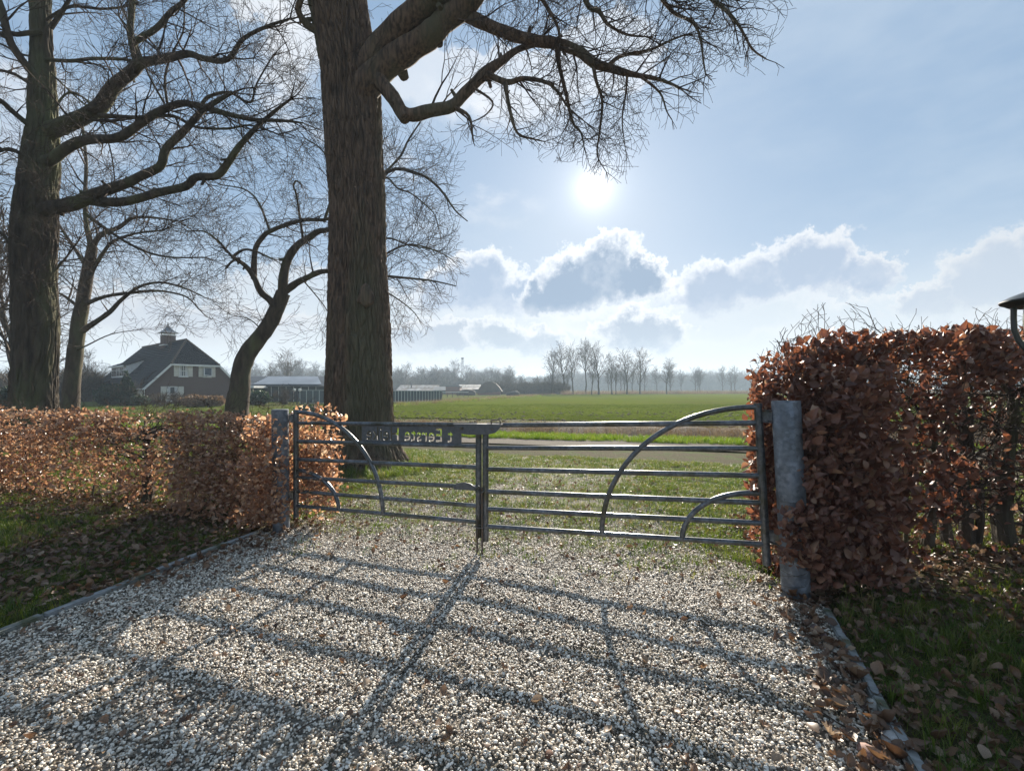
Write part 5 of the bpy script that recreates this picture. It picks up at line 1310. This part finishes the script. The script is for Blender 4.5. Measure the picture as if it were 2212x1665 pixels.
# white verge boards
vb = MB()
def board(a, b_, wd=.20, th=.05): vb.flat([a, b_], th, (Vector(b_) - Vector(a)).cross(Vector((0, 1, 0))).normalized(), wd)
y_ = -ov - .02
board((e0, y_, ez - .06), (hx0, y_, HZ - .08)); board((hx0 - .05, y_, HZ - .09), (HW - hx0 + .05, y_, HZ - .09)); board((HW - hx0, y_, HZ - .08), (HW - e0, y_, ez - .06))
hp(vb, 'verge_board', M_WHITE)
g_ = MB(); g_.box(e0 - .12, e0, -ov, HL + ov, ez - .10, ez + .02); hp(g_, 'gutter', M_WHITE)
dp = MB().tube([(-.10, .12, 0), (-.10, .12, ez - .08)], .05, 8); hp(dp, 'downpipe', M_WHITE)
def window(face, a0, a1, z0, z1, shutters=True, mull=(1, 1), tilt=0.0, sw=.27, name='window'):
    """face 'g' gable (x along a, facing -y) or 's' long side (y along a, facing -x)"""
    def bx(mb, p0, p1, q0, q1, d0, d1):
        if face == 'g': mb.box(p0, p1, d0, d1, q0, q1)
        else: mb.box(d0, d1, p0, p1, q0, q1)
        return mb
    wl = a1 - a0; s_ = wl * sw if shutters else 0; f0, f1 = a0 + s_, a1 - s_
    fr = MB(); t = .08
    bx(fr, f0, f1, z0, z0 + t, -.06, .02); bx(fr, f0, f1, z1 - t, z1, -.06, .02); bx(fr, f0, f0 + t, z0 + t, z1 - t, -.06, .02); bx(fr, f1 - t, f1, z0 + t, z1 - t, -.06, .02)
    win = hp(fr, name, M_WHITE)
    for k in range(mull[0]):
        c = f0 + (f1 - f0) * (k + 1) / (mull[0] + 1); b = MB(); bx(b, c - .025, c + .025, z0 + t, z1 - t, -.055, .015); hp(b, 'glazing_bar', M_WHITE, win)
    for k in range(mull[1]):
        c = z0 + (z1 - z0) * (k + 1) / (mull[1] + 1); b = MB(); bx(b, f0 + t, f1 - t, c - .025, c + .025, -.052, .018); hp(b, 'glazing_bar', M_WHITE, win)
    b = MB(); bx(b, f0 + t, f1 - t, z0 + t, z1 - t, -.025, -.012); hp(b, 'pane', M_PANE, win)
    b = MB(); bx(b, f0 + t, f0 + t + (f1 - f0) * .22, z0 + t, z1 - t, -.034, -.028); bx(b, f1 - t - (f1 - f0) * .22, f1 - t, z0 + t, z1 - t, -.034, -.028); hp(b, 'curtain', M_CURT, win)
    b = MB(); bx(b, f0 - .05, f1 + .05, z0 - .07, z0 - .002, -.12, .02); hp(b, 'sill', M_WHITE, win)
    if shutters:
        for (s0, s1) in ((a0, f0 - .03), (f1 + .03, a1)):
            b = MB(); bx(b, s0, s1, z0, z1, -.07, -.012); sh_ = hp(b, 'shutter', M_CREAM)
            m_ = (z0 + z1) / 2; b = MB()
            for (q0, q1) in ((z0 + .1, m_ - .06), (m_ + .06, z1 - .1)): bx(b, s0 + .08, s1 - .08, q0, q1, -.085, -.068)
            hp(b, 'shutter_panel', M_CREAM, sh_)
    return win
window('g', 2.48, 4.26, 2.98, 4.24); window('g', 4.85, 6.56, 2.98, 4.22)
window('g', 1.29, 3.4, .25, 1.88, mull=(0, 1)); 
# open sash leaning out in the right upper window
b = MB(); b.box(-.42, .42, -.03, .03, -.50, .50); so_ = hp(b, 'open_sash', M_WHITE); so_.location = (5.72, -.28, 3.60); so_.rotation_euler = (rad(-14), rad(6), 0)
b = MB(); b.box(-.35, .35, -.035, -.032, -.43, .43); po = hp(b, 'pane', M_PANE, so_)
window('s', .9, 2.6, .3, 1.65, mull=(1, 2)); window('s', 12, 14.2, .3, 1.65, mull=(2, 1))
# shed dormer on the long side
da, dz0, dz1 = .95, 3.0, 4.45; db0, db1 = 11.5, 18.0
dm = MB(); dm.prism([(da, dz0), (da, dz1), (3.05, 5.35)], 'y', db0, db0 + .12); dm.prism([(da, dz0), (da, dz1), (3.05, 5.35)], 'y', db1 - .12, db1); dm.box(da, da + .1, db0 + .12, db1 - .12, dz0, dz1)
dor = hp(dm, 'dormer', M_WHITE)
b = MB(); slab(b, [(da - .25, db0 - .2, dz1 + .02), (da - .25, db1 + .2, dz1 + .02), (3.2, db1 + .2, 5.52), (3.2, db0 - .2, 5.52)], courses=6); hp(b, 'dormer_roof', M_ROOF, dor)
b = MB().box(da - .30, da - .24, db0 - .2, db1 + .2, dz1 - .12, dz1 + .06); hp(b, 'dormer_fascia', M_WHITE, dor)
for k in range(4):
    y0 = db0 + .3 + k * 1.52
    b = MB(); b.box(da - .03, da - .01, y0, y0 + 1.3, dz0 + .25, dz1 - .2); hp(b, 'dormer_pane', M_PANE, dor)
    b = MB(); b.box(da - .05, da - .025, y0 + .62, y0 + .68, dz0 + .25, dz1 - .2); b.box(da - .052, da - .027, y0, y0 + 1.3, 3.9, 3.95); hp(b, 'glazing_bar', M_WHITE, dor)
# chimney with pagoda cowl
cb = 8.95
ch = hp(MB().box(MX - .6, MX + .6, cb - .75, cb + .75, RZ - .8, 8.30), 'chimney', M_BRICK)
hp(MB().box(MX - .72, MX + .72, cb - .87, cb + .87, RZ - .35, RZ - .25), 'flashing', M_WHITE, ch)
hp(MB().box(MX - .66, MX + .66, cb - .81, cb + .81, 8.26, 8.38), 'coping', M_WHITE, ch)
b = MB()
for sx in (-1, 1):
    for sy in (-1, 1): b.box(MX + sx * .5 - .03, MX + sx * .5 + .03, cb + sy * .62 - .03, cb + sy * .62 + .03, 8.38, 8.62)
hp(b, 'cowl_legs', M_LAMP, ch)
M_LEAD = mat('lead_grey', (.12, .13, .14), (.16, .17, .18), 4, .5, metal=.3)
b = MB(); prof = [(1.05, 8.60), (.98, 8.64), (.62, 8.86), (.36, 9.14), (.17, 9.42), (.06, 9.56)]
vs = []; fs = []
for (r, z) in prof: vs += [(MX - r * .85, cb - r, z), (MX + r * .85, cb - r, z), (MX + r * .85, cb + r, z), (MX - r * .85, cb + r, z)]
for i in range(len(prof) - 1):
    for k in range(4): fs.append((i * 4 + k, i * 4 + (k + 1) % 4, (i + 1) * 4 + (k + 1) % 4, (i + 1) * 4 + k))
fs.append((3, 2, 1, 0)); b.add(vs, fs); b.lathe([(.05, 9.55), (.12, 9.64), (.12, 9.72), (.04, 9.80), (.07, 9.88), (.0, 10.05)], MX, cb, 8)
hp(b, 'cowl', M_LEAD, ch)
hp(MB().box(-.06, -.0, -.06, .0, 0, .1), 'boundary_stone', M_CONC) if False else None

# ================================================================== barn right of the house
M_GREEN = mat('dark_green_boards', (.028, .045, .048), (.04, .055, .058), 2, .7)
M_METALROOF = mat('grey_sheet_roof', (.06, .065, .07), (.085, .09, .095), .8, .45, spec=.6)
M_SOLAR = mat('pale_roof_sheet', (.24, .265, .30), (.17, .19, .22), .5, .45, spec=.4)
M_SKYL = mat('dull_skylight_sheet', (.26, .26, .25), (.20, .20, .19), .5, .8, spec=.1)
bn = thing('barn', 'long low dark green barn with a pale shining roof panel', 'barn', (-36.5, 58, 0))
def bp(mb, nm, m_, par=None, **kw): return mb.build(nm, m_, par or bn, **kw)
bp(MB().box(0, 12.6, 0, 10, -.1, 1.95), 'wall', M_GREEN)
rf_ = MB(); slab(rf_, [(-.4, -.4, 1.95), (13.0, -.4, 1.95), (10.6, 5, 3.35), (-.4, 5, 3.35)], courses=8); slab(rf_, [(13.0, 10.4, 1.95), (-.4, 10.4, 1.95), (-.4, 5, 3.35), (10.6, 5, 3.35)], courses=8)
slab(rf_, [(13.0, -.4, 1.95), (13.0, 10.4, 1.95), (10.6, 5.01, 3.35), (10.6, 4.99, 3.35)], courses=8); bp(rf_, 'roof', M_METALROOF)
sp_ = MB(); a, b_ = Vector((3.4, .05, 2.17)), Vector((12.2, .05, 2.17)); sp_.add([a, b_, Vector((9.9, 4.3, 3.27)), Vector((3.2, 4.3, 3.27)), a + Vector((0, 0, .05)), b_ + Vector((0, 0, .05)), Vector((9.9, 4.3, 3.32)), Vector((3.2, 4.3, 3.32))], [(0, 1, 2, 3), (7, 6, 5, 4), (0, 4, 5, 1), (1, 5, 6, 2), (2, 6, 7, 3), (3, 7, 4, 0)]); bp(sp_, 'roof_panel', M_SOLAR)
# carport in front
bp(MB().box(-1.5, 5.4, -3.2, -.02, 1.72, 1.98), 'carport_roof', M_WHITE)
for x_ in (-1.2, 1.6, 5.2): bp(MB().box(x_ - .08, x_ + .08, -3.1, -2.94, 0, 1.72), 'post', mat('oak_post', (.2, .15, .1)) if x_ < -1 else bpy.data.materials['oak_post'])
for k in range(7): bp(MB().box(5.8 + k * .95, 5.8 + k * .95 + .05, -.05, -.003, 0, 1.85), 'batten', M_WHITE)
bp(MB().box(-1.0, .0, -.06, -.004, .8, 1.6), 'window', M_PANE)

# panel screen fence
M_SCREEN = mat('green_screen_panel', (.05, .075, .078), (.07, .095, .095), .8, .6)
M_SCRPOST = mat('screen_post', (.42, .46, .42), rough=.6)
def screen(A_, B_, h0, h1, n_, label):
    A_, B_ = Vector((*A_, 0)), Vector((*B_, 0)); d = (B_ - A_); L_ = d.length; t = thing('screen_fence', label, 'fence', A_, math.atan2(d.y, d.x))
    w = L_ / n_; pm = MB().box(.03, w - .03, -.02, .02, .06, 1).mesh('panel'); pm.materials.append(M_SCREEN); qm = MB().box(-.035, .035, -.06, .05, -.1, 1.0).mesh('post'); qm.materials.append(M_SCRPOST)
    for i in range(n_):
        h = h0 + (h1 - h0) * i / n_
        o = link('panel', pm, None, t); o.location = (i * w, 0, 0); o.scale = (1, 1, h)
        o = link('post', qm, None, t); o.location = (i * w, 0, 0); o.scale = (1, 1, h + .03)
    link('top_rail', MB().flat([(0, 0, h0 + .03), (L_, 0, h1 + .03)], .08, (0, 0, 1), .05).mesh('top_rail'), M_SCRPOST, t)
    link('base_board', MB().box(0, L_, -.05, .04, -.1, .055).mesh('base_board'), M_SCRPOST, t)
screen((-22.6, 48.5), (-19.2, 50.2), 1.42, 1.42, 6, 'green panel screen fence left of the oak trunk')
screen((-19.1, 50.3), (-9.25, 60.0), 1.40, 1.32, 32, 'long green panel screen fence ending right of the oak trunk')
# horse rail
fr_ = thing('rail_fence', 'white-topped open rail fence beyond the green screen', 'fence', G(955, 857.5)); a, b_ = G(955, 857.5), G(1012, 857.5); d = b_ - a
gpr = MB().flat([(0, 0, .95), (d.x, d.y, .95)], .14, (0, 0, 1), .10); link('top_rail', gpr.mesh('top_rail'), M_WHITE, fr_)
link('lower_rail', MB().flat([(0, 0, .45), (d.x, d.y, .45)], .05, (0, 0, 1), .06).mesh('lower_rail'), M_RUST, fr_)
for i in range(6): link('post', MB().box(-.06, .06, -.06, .06, -.1, .92).mesh('post'), M_RUST, fr_).location = (d.x * i / 5, d.y * i / 5, 0)
# twin-globe lamp
tl = thing('globe_lamp', 'garden lamp post with two white globes in front of the barn', 'garden lamp', (-22.2, 47, 0))
link('post', MB().tube([(0, 0, 0), (0, 0, 1.35)], .06, 8).tube([(-.28, 0, 1.3), (.28, 0, 1.3)], .03, 6).mesh('post'), M_LAMP, tl)
for s_ in (-.28, .28):
    link('globe', MB().lathe([(0, 1.32), (.11, 1.38), (.16, 1.48), (.13, 1.60), (0, 1.66)], s_, 0, 12).mesh('globe', 0, True), M_WHITE, tl)

# ================================================================== distant farm
M_OLDROOF = mat('weathered_sheet_roof', (.16, .135, .12), (.10, .085, .078), .35, .8, c3=(.30, .30, .31), s3=.5)
M_REDBRICK = mat('red_brick_far', (.20, .105, .08), (.15, .085, .07), .8, .9)
M_DARKHEAP = mat('dark_heap', (.035, .032, .03), (.06, .05, .042), .8, .95, .5, 4, bdist=.2)
M_THATCH = mat('thatched_roof', (.13, .11, .095), (.095, .08, .07), .6, .95, .5, 5, bdist=.2)
def shed(label, u0, u1, Z, eave, ridge, depth, roofm, wallm, skyl=0, name='farm_shed'):
    x0, x1 = (u0 - CU) / F * Z, (u1 - CU) / F * Z; t = thing(name, label, 'shed', (x0, Z, 0)); w_ = x1 - x0
    link('wall', MB().prism([(0, -.1), (depth, -.1), (depth, eave), (depth / 2, ridge - .06), (0, eave)], 'x', 0, w_).mesh('wall'), wallm, t)
    b = MB(); slab(b, [(-.4, -.4, eave - .02), (w_ + .4, -.4, eave - .02), (w_ + .4, depth / 2, ridge), (-.4, depth / 2, ridge)], courses=4); slab(b, [(w_ + .4, depth + .4, eave - .02), (-.4, depth + .4, eave - .02), (-.4, depth / 2, ridge), (w_ + .4, depth / 2, ridge)], courses=4)
    link('roof', b.mesh('roof'), roofm, t)
    for k in range(skyl):
        xx = w_ * (k + .5) / skyl; f_ = lambda q: eave + (ridge - eave) * q + .10
        b = MB(); b.add([(xx - .35, depth / 2 * .45, f_(.45)), (xx + .35, depth / 2 * .45, f_(.45)), (xx + .35, depth / 2 * .8, f_(.8)), (xx - .35, depth / 2 * .8, f_(.8)), (xx - .35, depth / 2 * .45, f_(.45) + .04), (xx + .35, depth / 2 * .45, f_(.45) + .04), (xx + .35, depth / 2 * .8, f_(.8) + .04), (xx - .35, depth / 2 * .8, f_(.8) + .04)], [(0, 1, 2, 3), (7, 6, 5, 4), (0, 4, 5, 1), (1, 5, 6, 2), (2, 6, 7, 3), (3, 7, 4, 0)])
        link('skylight', b.mesh('skylight'), M_SKYL, t)
    return t
s1 = shed('long weathered shed roof with pale skylights beyond the screen fence', 858, 941, 150, 1.0, 2.9, 12, M_OLDROOF, M_REDBRICK, 9)
link('flue_pipe', MB().tube([(4.0, 3, 1.2), (4.0, 3, 3.6)], .22, 8).mesh('flue_pipe'), M_RUST, s1)
shed('dark flat-roofed lean-to left of the red brick store', 938, 966, 146, 1.2, 2.3, 8, M_METALROOF, M_GREEN)
rb = thing('brick_store', 'low red brick store between the sheds', 'building', G(962.6, 851.3))
link('wall', MB().box(0, 4.3, 0, 6, -.1, 2.35).mesh('wall'), M_REDBRICK, rb); link('roof', MB().box(-.2, 4.5, -.2, 6.2, 2.35, 2.55).mesh('roof'), M_METALROOF, rb)
shed('low shed with rows of skylights behind the dark heap', 990, 1034, 165, 1.5, 3.2, 14, M_OLDROOF, M_GREEN, 7)
db = thing('domed_barn', 'old farm building with a high rounded thatched roof', 'barn', ((1029 - CU) / F * 122, 122, 0))
w_ = 6.6; prof = [(-.3, .35), (.4, 1.3), (1.3, 2.6), (2.2, 3.3), (3.0, 3.55), (4.2, 3.5), (5.2, 3.0), (6.1, 2.1), (6.9, .9)]
link('roof', MB().prism(prof, 'y', 0, 10).mesh('roof'), M_THATCH, db); link('wall', MB().box(.3, 6.3, .15, 9.85, -.1, 1.0).mesh('wall'), M_REDBRICK, db)
def heap(name, label, p, sx, sy, sz, seed):
    me = pebble(name, seed, sx, sy, sz); o = link(name, me, M_DARKHEAP); o.location = p; tag(o, label, 'heap'); return o
heap('silage_heap', 'dark covered heap in front of the low shed', (G(1012, 853).x, 116, .3), 5.2, 4, 2.6, 31)
heap('earth_heap', 'small earth mound in front of the windbreak', (G(1108, 854).x, 112, .0), 3.4, 2.5, 2.2, 37)
# lattice mast
mz = 300; mst = thing('lattice_mast', 'thin lattice communications mast above the farm', 'mast', ((999 - CU) / F * mz, mz, 0)); hm = EYE + 69 * mz / F; b = MB()
for sx in (-1, 1):
    for sy in (-1, 1): b.tube([(sx * .75, sy * .75, 0), (sx * .40, sy * .40, hm - 1)], .11, 4)
link('legs', b.mesh('legs'), M_GALV, mst); b = MB(); n_ = 16
for i in range(n_):
    z0, z1 = (hm - 1) * i / n_, (hm - 1) * (i + 1) / n_; r0, r1 = .75 - .35 * i / n_, .75 - .35 * (i + 1) / n_
    b.tube([(-r0, -r0, z0), (r1, -r1, z1)], .06, 3); b.tube([(r0, -r0, z0), (-r1, -r1, z1)], .06, 3); b.tube([(-r0, r0, z0), (-r1, -r1, z1)], .06, 3)
link('lattice_bracing', b.mesh('lattice_bracing'), M_GALV, mst)
b = MB(); b.lathe([(.3, hm - 1.6), (1.0, hm - 1.3), (1.05, hm - .6), (.3, hm - .4)], n=10); b.box(-.7, .7, -.7, .7, hm * .62, hm * .62 + .35); b.box(-.6, .6, -.6, .6, hm * .35, hm * .35 + .5); link('antenna_platform', b.mesh('antenna_platform'), M_GALV, mst)

# ================================================================== shrubs round the house
def leafy(name, label, cat, p, w, h, mt, seed, dens=1.0, twiggy=False, shape='round', ls=.10):
    R = random.Random(seed); t = thing(name, label, cat, p)
    S = []
    Pm = dict(step=[.1, .15, .2], wig=.2, trop=[.02, .05, .05], rmin=.010, prob=[0, .9, .9], kids=[0, 1, 1], ang=.6, len=[.35, .6])
    for i in range(14 if not twiggy else 34):
        a = R.uniform(0, 6.28); grow(S, (R.gauss(0, w * .1), R.gauss(0, w * .1), 0), nrm(math.cos(a) * R.uniform(.1, .6), math.sin(a) * R.uniform(.1, .6), 1), .03, h * R.uniform(.6, .95), 2, Pm, R)
    link('twigs', segs_mesh('twigs', S), M_SHRUB, t)
    if not twiggy or dens > 0:
        n_ = int(2600 * dens); u = RNG.normal(0, 1, (n_, 3)); u /= np.linalg.norm(u, axis=1, keepdims=True); rr = RNG.uniform(.6, 1.05, n_) ** .5
        z = (u[:, 2] * rr * .5 + .5) * h; k = 1.0
        if shape == 'cone': k = np.clip(1.15 - z / h, .12, 1)
        bump_ = 1 + .22 * noise3(u, 2.6, seed)
        pts = np.stack([u[:, 0] * rr * w / 2 * k * bump_, u[:, 1] * rr * w / 2 * k * bump_, z * bump_], 1)
        me = BL[0].copy(); me.materials.clear(); me.materials.append(mt)
        scatter('foliage', pts, RNG.uniform(0, 6.28, (n_, 3)), RNG.uniform(ls * .6, ls * 1.3, n_), [bpy.data.objects.new('leaf', me)], t)
    return t
M_CONIF = ramp_mat('conifer_foliage', [(0, (.012, .026, .014)), (1, (.03, .05, .022))], .7, .2)
M_IVY = ramp_mat('evergreen_foliage', [(0, (.022, .045, .02)), (1, (.05, .085, .035))], .45, .2, 1.2, 1.1, .6)
M_HYD = ramp_mat('dry_flower_heads', [(0, (.16, .10, .06)), (1, (.30, .20, .12))], .7, .3)
gp_ = lambda u, Z: ((u - CU) / F * Z, Z, 0)
leafy('conifer_shrub', 'dark rounded conifer against the long side of the house', 'shrub', gp_(236, 45), 2.0, 1.95, M_CONIF, 1, 1.3, ls=.22)
leafy('conifer_tree', 'taller dark conical conifer beside the house corner', 'tree', gp_(273, 44), 1.9, 2.7, M_CONIF, 2, 1.6, shape='cone', ls=.24)
leafy('evergreen_shrub', 'small green shrub at the corner of the house', 'shrub', gp_(303, 43.5), 1.4, .9, M_IVY, 3, .6, ls=.16)
leafy('bare_shrub', 'bare brown shrub under the lower house window', 'shrub', gp_(352, 42.5), 3.2, 1.15, M_HYD, 4, .0, True)
leafy('bare_shrub', 'second bare shrub just right of the lower house window', 'shrub', gp_(388, 42.5), 2.6, 1.1, M_HYD, 5, .0, True)
leafy('hydrangea', 'wide hydrangea with dry brown flower heads before the gable', 'shrub', gp_(425, 41), 2.6, 1.0, M_HYD, 6, .9, ls=.14)
leafy('hydrangea', 'smaller hydrangea with dry heads nearer the curved tree', 'shrub', gp_(462, 41.5), 1.8, .95, M_HYD, 7, .6, ls=.14)
leafy('evergreen_bush', 'clipped glossy evergreen bush in front of the carport', 'shrub', gp_(556, 46), 2.3, 1.35, M_IVY, 8, 1.3, ls=.18)
leafy('bare_shrub', 'grey bare shrub between evergreen bush and globe lamp', 'shrub', gp_(615, 47), 3.2, 1.5, M_HYD, 9, .0, True)
leafy('conifer_shrub', 'dark evergreen at the far left edge', 'shrub', gp_(5, 30), 2.2, 1.6, M_CONIF, 10, 1.4, ls=.22)
leafy('evergreen_shrub', 'low green shrub beside the oak behind the hedge end', 'shrub', gp_(668, 30), 1.8, .5, M_IVY, 12, .5, ls=.12)
# low farm roof at the far left
shed('long low dark roof at the far left behind the trunks', -60, 45, 80, 1.2, 2.6, 12, M_METALROOF, M_GREEN)

# ================================================================== stones, twigs and the like at the right kerb
def stone(label, x, y, s, col, seed, sc=(1, .8, .6)):
    me = pebble('stone', seed, *sc); me.materials.append(mat('stone_%d' % seed, col, tuple(c * .6 for c in col), 25, .8, .4, 50, bdist=.004))
    o = link('stone', me); o.location = (x, y, s * .22); o.scale = (s, s, s); o.rotation_euler = (.2, .1, seed); tag(o, label, 'stone', 'larger stones beside the right kerb'); return o
def gs_(u, v): p = G(u, v); return p.x, p.y
stone('angular grey-white stone beside the right kerb', *gs_(1884, 1530), .085, (.42, .40, .36), 1)
stone('dark blue-grey stone touching the right kerb', *gs_(1905, 1562), .075, (.16, .17, .18), 2)
stone('small orange-brown stone beside the right kerb', *gs_(1898, 1570), .035, (.45, .18, .06), 3)
stone('large pale stone near the bottom of the right kerb', *gs_(1926, 1608), .095, (.50, .48, .46), 4)
stone('rough pinkish stone among dead leaves near the kerb', *gs_(1880, 1640), .10, (.36, .22, .18), 5)
stone('tan broken stone on the gravel before the kerb', *gs_(1822, 1500), .07, (.38, .30, .22), 6)
stone('pinkish brick fragment nearest the top of the right kerb', *gs_(1762, 1362), .075, (.24, .17, .16), 7)
stone('second brick fragment just below the first', *gs_(1778, 1378), .07, (.22, .15, .15), 8)
stone('white stone near the foot of the right gate post', *gs_(1683, 1292), .06, (.55, .55, .53), 9)
stone('bright white pebble in the middle gravel right of the shadows', *gs_(1690, 1311), .04, (.85, .86, .9), 10)
stone('brown lump alone in the gravel at the bottom centre', *gs_(1186, 1634), .045, (.16, .07, .04), 11)
R = random.Random(77)
for i, (u, v, L_, a, lab) in enumerate([(1520, 1208, .16, .6, 'short forked stick on the gravel beyond the right leaf'), (1845, 1590, .5, 2.3, 'long thin twig lying across the gravel towards the kerb'), (1790, 1545, .38, 2.2, 'thin twig parallel to the long one'), (1500, 1570, .22, .6, 'small twig on the gravel in the lower middle'), (520, 1380, .25, .5, 'thin twig on the gravel at the left'), (330, 1530, .3, .2, 'dark twig in the gravel near the lower left'), (640, 1590, .22, .9, 'short twig in the gravel below the middle shadow')]):
    p = G(u, v); S = []
    grow(S, (0, 0, .022), nrm(math.cos(a), math.sin(a), 0.0), .0035, L_, 0, dict(PM, trop=[0, 0, 0, 0], step=[.04] * 4, wig=.12, rmin=.0018), R)
    S = [(s0[0], s0[1], .022, s0[3], s0[4], .022, s0[6], s0[7]) for s0 in S]
    o = link('fallen_twig', segs_mesh('fallen_twig', S, 5), M_TWIG); o.location = p; tag(o, lab, 'twig', 'fallen twigs on the drive')
cl = oak_leaf('curled_leaf', 9, 1.6); cl.materials.append(mat('pale_dead_leaf', (.50, .38, .26), (.38, .26, .16), 20, .6, transl=.25))
o = link('curled_leaf', cl); o.location = G(1815, 1612) + Vector((0, 0, .03)); o.scale = (.085,) * 3; o.rotation_euler = (.3, .2, 1.2); tag(o, 'pale tan curled leaf lying on the gravel near the kerb', 'leaf')

# ================================================================== haze
hb = MB().box(-1010, 1010, -80, 1200, -1.1, 27)
m, nt, out = new_mat('haze_air'); pv = nt.nodes.new('ShaderNodeVolumePrincipled'); pv.inputs['Color'].default_value = (.66, .82, 1.0, 1); pv.inputs['Density'].default_value = .00075; pv.inputs['Anisotropy'].default_value = .2
nt.links.new(pv.outputs[0], out.inputs['Volume'])
hz_o = hb.build('haze', m); hz_o['kind'] = 'stuff'
SC.cycles.volume_step_rate = 10; SC.cycles.volume_max_steps = 32
print('segments', SEGTOT)
